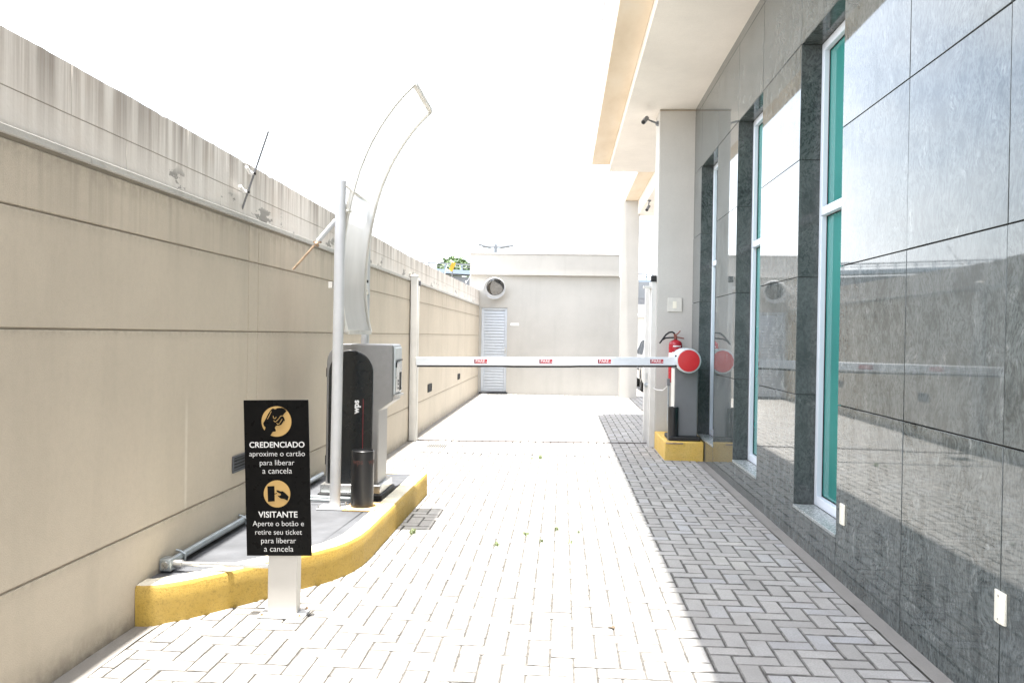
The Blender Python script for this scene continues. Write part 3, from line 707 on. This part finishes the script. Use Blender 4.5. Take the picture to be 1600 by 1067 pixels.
# ------------------------------------------------------------------ wall vents
def vent(y0, y1, z0, z1, label, frame, grp):
    t = thing('wall_vent', (XL, (y0+y1)/2, z0), label, 'vent', grp); xx = XL
    m = MB(); e = .012
    m.box(xx+.001, xx+.012, y0, y1, z0, z0+e).box(xx+.001, xx+.012, y0, y1, z1-e, z1).box(xx+.001, xx+.012, y0, y0+e, z0+e, z1-e).box(xx+.001, xx+.012, y1-e, y1, z0+e, z1-e)
    m.build('frame', frame, t, bevel=.002)
    MB().box(xx-.004, xx+.003, y0+e, y1-e, z0+e, z1-e).build('recess', M['dark'], t, smooth=0)
    m = MB(); n = 4
    for q in range(n):
        z = z0+e+(z1-z0-2*e)*(q+.5)/n; m.box(xx+.003, xx+.010, y0+e, y1-e, z-.004, z+.004)
    m.build('slat', frame, t, smooth=0)
vent(5.18, 5.41, .55, .655, 'dark slatted vent low in the wall behind the instruction sign', M['slab'], 'vents in the tan wall')
vent(12.88, 13.26, .545, .672, 'small dark vent in the tan wall just beyond the white gate post', M['dark'], 'vents in the tan wall')
vent(16.6, 16.95, .55, .665, 'small dark vent in the tan wall nearest the louvred door', M['dark'], 'vents in the tan wall')

# ------------------------------------------------------------------ gate
gp = thing('gate_post', (-2.01, 11.3, 0), 'white steel gate post standing against the tan wall', 'gate post', 'white gate posts')
MB().box(-2.060, -1.965, 11.26, 11.36, 0, 2.235).box(-1.967, -1.945, 11.27, 11.30, 0, 2.20).build('post', M['gate_white'], gp, bevel=.005)
MB().add([(-2.066, 11.254, 2.236), (-1.959, 11.254, 2.236), (-1.959, 11.366, 2.236), (-2.066, 11.366, 2.236), (-2.0125, 11.31, 2.262)], [(0, 1, 4), (1, 2, 4), (2, 3, 4), (3, 0, 4), (3, 2, 1, 0)]).build('cap', M['gate_white'], gp, smooth=0)
MB().box(-1.958, -1.93, 11.27, 11.30, 2.10, 2.17).build('keeper', M['slab'], gp, bevel=.003)
gj = thing('gate_post', (1.2, 11.25, 0), 'white steel gate jamb fixed to the left side of the beige pillar', 'gate post', 'white gate posts')
MB().box(1.168, 1.2325, 11.18, 11.30, 0, 2.19).box(1.150, 1.168, 11.27, 11.30, 0, 2.19).build('post', M['gate_white'], gj, bevel=.004)
MB().box(1.06, 1.225, 11.19, 11.26, 2.10, 2.135).build('top_arm', M['gate_white'], gj, bevel=.004)
MB().box(1.160, 1.226, 11.16, 11.28, 2.192, 2.27).build('sensor_box', M['dark'], gj, bevel=.004)
gl = thing('sliding_gate', (1.2, 11.72, 0), 'white sliding gate drawn back behind the beige pillar, only its leading edge showing', 'gate')
MB().box(1.135, 1.225, 11.66, 11.74, .03, 2.13).build('leading_stile', M['gate_white'], gl, bevel=.004)
m = MB()
for z in (.06, 1.05, 2.07): m.box(1.226, 4.4, 11.68, 11.72, z, z+.05)
for q in range(26): m.box(1.30+q*.12, 1.32+q*.12, 11.69, 11.71, .11, 2.07)
m.build('gate_bars', M['gate_white'], gl, smooth=0)
MB().box(1.155, 1.205, 11.652, 11.66, .88, .97).lathe((1.18, 11.652, .945), [(0, -.006), (.012, -.006), (.012, 0), (0, 0)], 'y', 14).build('lock_plate', M['steel'], gl, bevel=.001)
MB().tube([(1.16, 11.60, .80), (1.16, 11.655, .80)], .03, 16).tube([(1.16, 11.6, .80), (1.22, 11.35, .815)], .014, 10).build('latch', M['galv'], gl)
struct('gate_track', MB().add([(-1.94, 11.30, .006), (1.2, 11.56, .006), (1.2, 11.63, .006), (-1.94, 11.37, .006), (-1.94, 11.30, -.02), (1.2, 11.56, -.02), (1.2, 11.63, -.02), (-1.94, 11.37, -.02)], [(0, 1, 2, 3), (0, 4, 5, 1), (2, 6, 7, 3), (0, 3, 7, 4), (1, 5, 6, 2)]), M['hinge'], smooth=0)
wi = MB().tube([(1.18, 11.6, .80), (1.23, 11.0, .775), (1.29, 10.8, .78), (1.345, 10.62, .86)], .006, 6).build('latch_cord', M['gate_white']); tag(wi, 'thin pale cord slung from the sliding gate latch to the grey box by the bollard', 'cord')

# ------------------------------------------------------------------ barrier
bk = MB().box(1.232, 1.690, 10.03, 11.135, -.02, .222).build('concrete_block', M['yellow_block'], bevel=.012, seg=3); tag(bk, 'yellow painted concrete block under the barrier cabinet', 'block')
ba = thing('barrier_gate', (1.5, 10.35, .22), 'boom barrier with red disc and long white arm lowered across the driveway', 'barrier')
MB().box(1.362, 1.636, 10.20, 10.52, .27, 1.15).build('cabinet', M['cabinet_dark'], ba, bevel=.012, seg=3)
MB().box(1.356, 1.3615, 10.205, 10.50, .29, 1.08).build('lit_side', M['frame_old'], ba, bevel=.002)  # cream sheet paints the lit left side of the cabinet
MB().box(1.29, 1.662, 10.10, 10.56, .2225, .272).build('foot_slab', M['rubber'], ba, bevel=.01)
MB().box(1.245, 1.45, 10.022, 10.05, .195, .212).build('foot_bracket', M['rust'], ba, bevel=.003)
dc_ = (1.498, 0, 1.183)
dr_ = MB().lathe(dc_, [(.10, 10.54), (.140, 10.53), (.146, 10.50), (.146, 10.28), (.140, 10.272), (.140, 10.262), (.146, 10.255), (.147, 10.045), (.143, 10.03), (.130, 10.025), (.130, 10.04), (.001, 10.04)], 'y', 64).build('drum', M['drum'], ba)
MB().lathe(dc_, [(.1295, 10.038), (.1295, 10.026), (.125, 10.018), (.06, 10.012), (.001, 10.011)], 'y', 64).build('red_cover', M['red'], dr_, smooth=40)
for z in (1.118, 1.238): MB().box(1.345, 1.372, 10.085, 10.12, z-.01, z+.01).build('clamp_bolt', M['dark'], ba, bevel=.003)
xa, xb, za, zb = -1.775, 1.40, 1.117, 1.172; arm_y0, arm_y1 = 10.125, 10.185
def az(x): return za+(zb-za)*(x-xa)/(xb-xa)
def arm_piece(m, x0, x1, lo, hi, y0, y1, n=1, sag=lambda t: 0):
    vs = []
    for q in range(n+1):
        x = x0+(x1-x0)*q/n; s = sag((x-xa)/(xb-xa)); vs += [(x, y0, az(x)+lo-s), (x, y1, az(x)+lo-s), (x, y1, az(x)+hi-s), (x, y0, az(x)+hi-s)]
    fs = [(0, 1, 2, 3), (4*n, 4*n+3, 4*n+2, 4*n+1)]
    for q in range(n):
        o = 4*q; fs += [(o, o+4, o+5, o+1), (o+1, o+5, o+6, o+2), (o+2, o+6, o+7, o+3), (o+3, o+7, o+4, o)]
    return m.add(vs, fs)
arm = arm_piece(MB(), xa, xb, -.050, .050, arm_y0, arm_y1).build('arm', M['boom'], ba, bevel=.008, seg=3)
arm_piece(MB(), xa+.01, 1.355, -.070, -.0505, arm_y0+.015, arm_y1-.015, 40, lambda t: .006*math.sin(math.pi*t)**2*(1 if .35 < t < .6 else .4)).build('rubber_edge', M['rubber'], arm)
MB().box(xa-.006, xa, arm_y0-.002, arm_y1+.002, az(xa)-.053, az(xa)+.053).build('end_cap', M['post_white'], arm, bevel=.002)
for sx in (-.984, -.195, .509, 1.132):
    st = arm_piece(MB(), sx-.078, sx+.078, -.024, .024, arm_y0-.0016, arm_y0-.0002).build('sticker', M['sticker'], arm, smooth=0)
    arm_piece(MB(), sx-.078, sx-.062, -.024, .024, arm_y0-.0026, arm_y0-.0017).build('sticker_end', M['sticker_dark'], st, smooth=0)
    arm_piece(MB(), sx+.060, sx+.076, -.012, -.007, arm_y0-.0026, arm_y0-.0017).build('sticker_dash', M['white_paint'], st, smooth=0)
    text('lettering', 'PARE', M['white_paint'], st, lambda u, v, w: (sx-.004+u, arm_y0-.0017-w, az(sx)-.015+v), width=.112, bold=.004, depth=.001)
cbx = thing('control_box', (1.345, 10.6, .9), 'small grey box with a hanging flexible conduit beside the barrier cabinet', 'control box')
MB().box(1.315, 1.355, 10.58, 10.63, .85, .94).build('box', M['lamp_grey'], cbx, bevel=.004)
MB().tube([(1.335, 10.6, .85), (1.338, 10.6, .6), (1.332, 10.58, .45), (1.342, 10.55, .3), (1.345, 10.5, .225)], .011, 10).build('flexible_conduit', M['galv'], cbx)

# fire extinguisher
ex = thing('fire_extinguisher', (1.466, 10.99, .88), 'red fire extinguisher hung on the beige pillar behind the barrier disc', 'fire extinguisher')
c = (1.466, 10.99, 0)
MB().lathe(c, [(.001, .87), (.06, .872), (.080, .885), (.087, .91), (.087, 1.36), (.083, 1.385), (.065, 1.408), (.035, 1.424), (.022, 1.43), (.001, 1.43)], 'z', 36).build('cylinder', M['red_ext'], ex)
def label_patch(z0, z1, a0, a1, name, mt_):
    m = MB(); n = 10
    for q in range(n+1):
        a = a0+(a1-a0)*q/n
        for z in (z0, z1): m.v.append((c[0]+.0878*math.sin(a), c[1]-.0878*math.cos(a), z))
    for q in range(n): m.f.append((2*q, 2*q+2, 2*q+3, 2*q+1))
    return m.build(name, mt_, ex)
label_patch(1.338, 1.352, -.5, .75, 'label', M['white_paint']); label_patch(1.12, 1.26, -1.35, -.25, 'label', M['white_paint']); label_patch(1.262, 1.27, -.6, .1, 'label', M['white_paint'])
MB().tube([(c[0], c[1], 1.43), (c[0], c[1], 1.475)], .02, 14).box(1.445, 1.485, 10.975, 11.005, 1.455, 1.485).build('valve', M['brass'], ex, bevel=.003)
MB().tube([(1.475, 10.99, 1.458), (1.51, 10.985, 1.458), (1.575, 10.98, 1.445)], .008, 8).tube([(1.46, 10.99, 1.485), (1.49, 10.985, 1.505), (1.525, 10.98, 1.545)], .008, 8).build('handle', M['brass'], ex)
MB().tube([(1.45, 10.985, 1.51), (1.42, 10.96, 1.527), (1.375, 10.93, 1.522), (1.33, 10.90, 1.49), (1.285, 10.88, 1.43), (1.255, 10.87, 1.388)], .011, 10).tube([(1.44, 10.985, 1.455), (1.39, 10.96, 1.455), (1.33, 10.93, 1.448), (1.28, 10.90, 1.42), (1.25, 10.87, 1.38)], .010, 10).build('hose', M['rubber'], ex)
MB().tube([(1.455, 10.985, 1.475), (1.45, 10.985, 1.51)], .012, 8).build('hose_fitting', M['brass'], ex)
MB().box(1.41, 1.52, 11.078, 11.142, 1.2, 1.25).build('wall_bracket', M['galv'], ex, bevel=.002)
ps = thing('pillar_plate', (1.468, 11.14, 1.887), 'square pale blank plate on the beige pillar above the fire extinguisher', 'plate')
MB().box(1.376, 1.562, 11.128, 11.1435, 1.796, 1.978).build('plate', M['frame_old'], ps, bevel=.004)
MB().box(1.440, 1.490, 11.125, 11.1275, 1.84, 1.93).build('insert', M['plate_cream'], ps, bevel=.002)

# security cameras
def sec_cam(root, tip, label, s=1.):
    root, tip = Vector(root), Vector(tip)
    t = thing('security_camera', root, label, 'security camera', 'small bullet security cameras')
    d = (tip-root); a = root+d*.55
    MB().tube([root, root+d*.08], .035*s, 14).tube([root, a], .013*s, 10).build('bracket', M['lamp_grey'], t)
    q = tip+Vector((0, -.05*s, -.01*s)); b = tip+Vector((-.04*s, -.16*s, -.085*s))
    h = MB().tube([a, tip, tip+Vector((0, -.02*s, -.02*s))], .010*s, 8).tube([tip+Vector((.02*s, .03*s, .015*s)), b], .030*s, 16).build('housing', M['lamp_grey'], t)
    dd = (b-tip).normalized(); MB().tube([b, b+dd*.006], .022*s, 16).build('lens', M['dark'], h)
sec_cam((1.233, 11.3, 4.30), (1.04, 11.1, 4.315), 'small grey security camera on the side of the beige pillar under the soffit')
sec_cam((1.80, 18, 4.365), (1.77, 17.95, 4.22), 'tiny security camera hanging under the rear soffit beside the far column', 1.1)

# ------------------------------------------------------------------ electric fence rods on the wall
def rod(bot, top, ins, label):
    bot, top = Vector(bot), Vector(top); t = thing('fence_rod', bot, label, 'fence rod', 'electric fence rods along the wall')
    MB().tube([bot, top], .007, 8).build('rod', M['lamp_grey'], t)
    for f in ins:
        p = bot.lerp(top, f); MB().tube([p, p+Vector((-.02, -.02, .0)), p+Vector((.0, -.13, .015))], [.009, .011, .010], 8).build('insulator', M['white_paint'], t)
        MB().tube([p+Vector((.0, 0, -.008)), p+Vector((.0, 0, .012))], .012, 8).build('clip', M['dark'], t)
rod((-2.095, 5.33, 2.215), (-1.80, 5.0, 2.665), (.27, .50), 'long leaning fence rod with two white insulators, nearest on the wall')
rod((-2.10, 11.72, 2.33), (-2.10, 12.42, 2.83), (.10, .42), 'leaning fence rod just above the white gate post')
rod((-2.10, 14.4, 2.27), (-2.10, 15.1, 2.72), (.08, .42), 'leaning fence rod on the wall halfway to the annex')
rod((-2.10, 17.6, 2.42), (-2.0, 18.1, 2.75), (.12, .45), 'leaning fence rod on the wall beside the annex')
yw = thing('warning_plate', (-2.53, 19, 2.98), 'tilted yellow warning plate hanging from the fence above the far wall', 'warning plate')
m = MB().box(-.045, .045, -.004, .004, -.105, .105).xf(Matrix.Translation((-2.53, 19, 2.99)) @ Matrix.Rotation(R(22), 4, 'Y')); m.build('plate', M['sign_yellow'], yw, bevel=.002)
m = MB().tube([(-2.58, 19, 2.89), (-2.66, 19, 2.93)], .012, 8).tube([(-2.50, 19, 3.09), (-2.58, 19, 3.13)], .012, 8); m.build('clip', M['white_paint'], yw)
MB().tube([(-2.55, 19.01, 1.8), (-2.53, 19.01, 2.9)], .012, 8).build('support_rod', M['lamp_grey'], yw)

# ------------------------------------------------------------------ parked car
cr = thing('parked_car', (2.96, 24.1, 0), 'white hatchback parked beyond the far column, mostly hidden', 'car')
X0, X1, YR = 2.12, 3.80, 22.15
side = [(0, .38), (.03, .62), (.06, .86), (.22, .93), (.25, .93), (2.95, .93), (3.55, .84), (3.80, .66), (3.86, .42), (3.80, .26), (3.38, .24)]
def wheel_arch(cyy, r): return [(cyy+r*math.cos(R(a)), .30+r*math.sin(R(a))) for a in range(0, 181, 15)]
outl = [(3.82, .24)]+wheel_arch(3.10, .35)+wheel_arch(.70, .35)+[(.06, .24), (0, .38), (.02, .66), (.05, .86), (.10, .95), (2.9, .95), (3.5, .86), (3.80, .68), (3.88, .44)]
m = MB().prism([(YR+a, b) for a, b in outl], X0, X1, 'x'); bd = m.build('body', M['car_white'], cr, bevel=.05, seg=4)
cab = [(.10, .95), (2.75, .95), (2.05, 1.40), (1.6, 1.475), (.8, 1.48), (.35, 1.43)]; top_in = .14
m = MB(); k = len(cab)
def cabx(b, sgn): f = max(0, (b-.95)/.53); return (X0+.02+top_in*f) if sgn < 0 else (X1-.02-top_in*f)
m.add([(cabx(b, -1), YR+a, b) for a, b in cab]+[(cabx(b, 1), YR+a, b) for a, b in cab], [tuple(range(k)), tuple(range(k, 2*k))[::-1]]+[(i, i+k, (i+1) % k+k, (i+1) % k) for i in range(k)])
m.build('cabin', M['car_white'], cr, bevel=.04, seg=3)
for pts in ([(.52, .99), (1.45, .99), (1.42, 1.38), (.75, 1.38)], [(1.53, .99), (2.45, .99), (1.95, 1.33), (1.50, 1.38)]):
    for sgn in (-1, 1):
        m = MB(); o = -.006*(-sgn)*-1
        m.add([(cabx(b, sgn)+sgn*.004, YR+a, b) for a, b in pts]+[(cabx(b, sgn)-sgn*.01, YR+a, b) for a, b in pts], [(0, 1, 2, 3), (7, 6, 5, 4)]+[(i, (i+1) % 4, (i+1) % 4+4, i+4) for i in range(4)])
        m.build('side_window', M['car_glass'], cr, smooth=0)
m = MB(); m.add([(X0+.16, YR+.12, 1.0), (X1-.16, YR+.12, 1.0), (X1-.26, YR+.305, 1.38), (X0+.26, YR+.305, 1.38), (X0+.16, YR+.17, 1.0), (X1-.16, YR+.17, 1.0), (X1-.26, YR+.34, 1.38), (X0+.26, YR+.34, 1.38)], [(0, 1, 2, 3), (4, 7, 6, 5), (0, 4, 5, 1), (1, 5, 6, 2), (2, 6, 7, 3), (3, 7, 4, 0)]); m.build('rear_window', M['car_glass'], cr, smooth=0)
for yy in (YR+.70, YR+3.10):
    for xx, s in ((X0+.01, -1), (X1-.01, 1)):
        w = MB().lathe((xx, yy, .30), [(.18, -s*.0), (.29, -s*.005), (.302, -s*.03), (.302, -s*.17), (.28, -s*.19), (.001, -s*.19)], 'x', 32).build('wheel', M['tyre'], cr)
        rm = MB().lathe((xx+s*.002, yy, .30), [(.001, 0), (.05, 0), (.06, -s*.02), (.17, -s*.03), (.19, 0), (.195, -s*.01), (.19, -s*.05), (.001, -s*.05)], 'x', 32)
        for q in range(5):
            a = 2*math.pi*q/5; rm.box(xx-.012, xx+.004, yy-.02, yy+.02, .30, .30)
        rm.build('rim', M['alloy'], w)
for xx in (X0+.03, X1-.19): MB().box(xx, xx+.16, YR-.015, YR+.10, .72, .93).build('tail_light', M['tail'], cr, bevel=.02)
MB().box(X0+.08, X1-.08, YR-.05, YR+.05, .36, .58).build('bumper', M['car_white'], cr, bevel=.03)
MB().box(X0-.004, X0+.01, YR+1.1, YR+2.8, .55, .60).build('door_trim', M['rubber'], cr, bevel=.003)

# ------------------------------------------------------------------ far background
fw = thing('rear_wall', (6, 30.5, 0), 'pale rendered wall behind the parked car with a grey upper band', 'wall')
MB().box(1.9, 14, 30.5, 30.8, -.05, 2.64).build('lower_wall', M['plaster_pale'], fw, smooth=0)
MB().box(1.9, 14, 30.52, 30.8, 2.64, 2.86).build('dark_band', M['lamp_grey'], fw, smooth=0)
MB().box(1.9, 14, 30.5, 30.8, 2.861, 3.45).build('upper_wall', M['far_grey'], fw, smooth=0)
MB().tube([(1.9, 30.42, 2.24), (14, 30.42, 2.24)], .07, 12).build('wall_pipe', M['pole_white'], fw)
vd = thing('footbridge', (-1, 40, 0), 'pale blue steel footbridge with railing beyond the annex', 'footbridge')
sl = lambda x: 4.57-.042*(x+5.5)
def slope_bar(m, x0, x1, y0, y1, lo, hi):
    vs = []
    for x_ in (x0, x1): vs += [(x_, y0, sl(x_)+lo), (x_, y1, sl(x_)+lo), (x_, y1, sl(x_)+hi), (x_, y0, sl(x_)+hi)]
    m.add(vs, [(0, 1, 2, 3), (4, 7, 6, 5), (0, 4, 5, 1), (1, 5, 6, 2), (2, 6, 7, 3), (3, 7, 4, 0)]); return m
slope_bar(MB(), -30, 16, 40, 41.5, -.19, 0).build('deck_beam', M['beam'], vd, smooth=0)
slope_bar(slope_bar(MB(), -30, 16, 40, 40.06, .235, .30), -30, 16, 40, 40.04, .12, .15).build('railing', M['lamp_grey'], vd, smooth=0)
for q in range(58):
    x_ = -29.7+q*.8; slope_bar(MB(), x_, x_+.07, 40.0, 40.06, .0, .236).build('rail_post', M['beam'], vd, smooth=0)
slope_bar(MB(), -30, 16, 40.3, 41.2, -4.6, -.30).build('abutment_wall', M['far_grey'], vd, smooth=0)
lp = Vector((-4.88, 60, 0))
ltz = 7.75
la = thing('street_lamp', (lp.x, lp.y, 0), 'distant double armed street lamp rising behind the annex roof', 'street lamp')
MB().tube([(lp.x, lp.y, 0), (lp.x, lp.y, ltz+.2)], [.14, .12], 12).build('pole', M['lamp_grey'], la)
for s in (-1, 1):
    a = MB().tube([(lp.x, lp.y, ltz+.02), (lp.x+s*.5, lp.y, ltz+.0), (lp.x+s*1.25, lp.y, ltz+.22 if s < 0 else ltz+.14)], [.08, .10, .09], 10).build('arm', M['lamp_grey'], la)
    MB().tube([(lp.x+s*.35, lp.y, ltz+.0), (lp.x+s*.95, lp.y, ltz+.10)], [.12, .13], 10).build('lamp_head', M['lamp_grey'], a)

def tree(x, y, h, rw, seed, label, leaves=5200):
    rg = random.Random(seed); t = thing('tree', (x, y, 0), label, 'tree', 'trees beyond the footbridge')
    tr = MB().tube([(x, y, 0), (x+.1, y, h*.3), (x-.1, y, h*.6)], [.28, .2, .1], 10); cl = []
    for q in range(34):
        a = rg.uniform(0, 6.28); rr_ = rw*math.sqrt(rg.random()); zz = h*.52+ (h*.42)*rg.random()*math.sqrt(max(0, 1-(rr_/rw)**2))
        cl.append((Vector((x+rr_*math.cos(a), y+rr_*math.sin(a), zz)), rg.uniform(.22, .42)*rw*.75))
    for p, r_ in cl[:14]: tr.tube([(x, y, h*.35), tuple(Vector((x, y, h*.4)).lerp(p, .6)), tuple(p)], [.09, .05, .02], 6)
    tr.build('trunk', M['wood'], t)
    m = MB()
    for q in range(leaves):
        p, r_ = rg.choice(cl); d = Vector((rg.gauss(0, 1), rg.gauss(0, 1), rg.gauss(0, .75))).normalized()*r_*rg.random()**.4
        o = p+d; u = Vector((rg.gauss(0, 1), rg.gauss(0, 1), rg.gauss(0, .6))).normalized(); v = u.cross(Vector((rg.gauss(0, 1), rg.gauss(0, 1), rg.gauss(0, 1)))).normalized(); s = rg.uniform(.14, .27)
        m.add([o-u*s, o-v*s*.5, o+u*s, o+v*s*.5], [(0, 1, 2, 3)])
    m.build('crown', M['leaf'], t, smooth=0)
tree(-7.0, 55, 6.75, 3.1, 3, 'broad green tree behind the footbridge railing, left of the annex')
tree(-9.6, 58, 6.35, 1.9, 5, 'lower green tree at the left of the broad one behind the railing', 3000)
tree(3.6, 62, 5.9, 2.2, 8, 'green tree beyond the footbridge seen past the far column', 2600)

# ------------------------------------------------------------------ small things on the paving
def weed(x, y, s, n, label):
    m = MB(); rg = random.Random(int((x+9)*997+y*131))
    for q in range(n):
        a = rg.uniform(0, 6.28); px, py = x+rg.gauss(0, .012*s), y+rg.gauss(0, .02*s); h = rg.uniform(.015, .04)*s; L = rg.uniform(.008, .035)*s; w = .0025*s
        dx, dy = math.cos(a), math.sin(a)
        m.add([(px-dy*w, py+dx*w, -.006), (px+dy*w, py-dx*w, -.006), (px+dx*L*.6+dy*w*1.3, py+dy*L*.6-dx*w*1.3, h*.8), (px+dx*L, py+dy*L, h), (px+dx*L*.6-dy*w*1.3, py+dy*L*.6+dx*w*1.3, h*.8)], [(0, 1, 2, 4), (4, 2, 3)])
    tag(m.build('weed', M['weed'], smooth=0), label, 'weed', 'weeds growing in the paving joints')
for x, y, s, n, lb in ((-.232, 9.93, 1.5, 40, 'weed tuft alone on the far paving seam before the gate track'), (-.124, 5.91, 1., 26, 'small weed in the paving joint at the middle of the drive, near row'),
                       (-.241, 6.105, 1., 30, 'weed in the sunlit row of weeds, left of centre'), (-.018, 6.276, 1., 24, 'weed in the sunlit row of weeds, farthest back'), (.148, 6.215, .9, 20, 'weed in the sunlit row of weeds, rightmost before the shadow'),
                       (-.429, 5.763, 1.1, 34, 'weed in the sunlit row of weeds, leftmost one'), (-1.06, 6.04, 1.3, 34, 'green weed in the shaded patch beside the yellow kerb'), (.074, 5.898, 1., 24, 'upright weed in the sunlit row, nearest on the right'), (-.33, 9.9, .9, 14, 'tiny weed left of the tuft on the far paving seam')):
    weed(x, y, s*.75, n, lb)
dg = thing('drain_grate', (-1.6, 10.78, 0), 'small dark drain grate in the paving near the white gate post', 'drain grate')
m = MB(); m.box(-1.74, -1.46, 10.62, 10.94, -.012, .0045); m.build('frame', M['strip'], dg, bevel=.003)
m = MB()
for q in range(9): m.box(-1.715+q*.028, -1.700+q*.028, 10.65, 10.91, .0050, .0075)
m.build('slot', M['dark'], dg, smooth=0)
lf = MB().add([(.27+.025*math.cos(R(a))*(1 if a % 60 else .6), 4.20+.014*math.sin(R(a)), .004+.003*math.sin(R(a*2))) for a in range(0, 360, 30)]+[(.27, 4.2, .008)], [(q, (q+1) % 12, 12) for q in range(12)]).build('fallen_leaf', M['wood']); tag(lf, 'single dry brown leaf lying on the sunlit pavers', 'leaf')
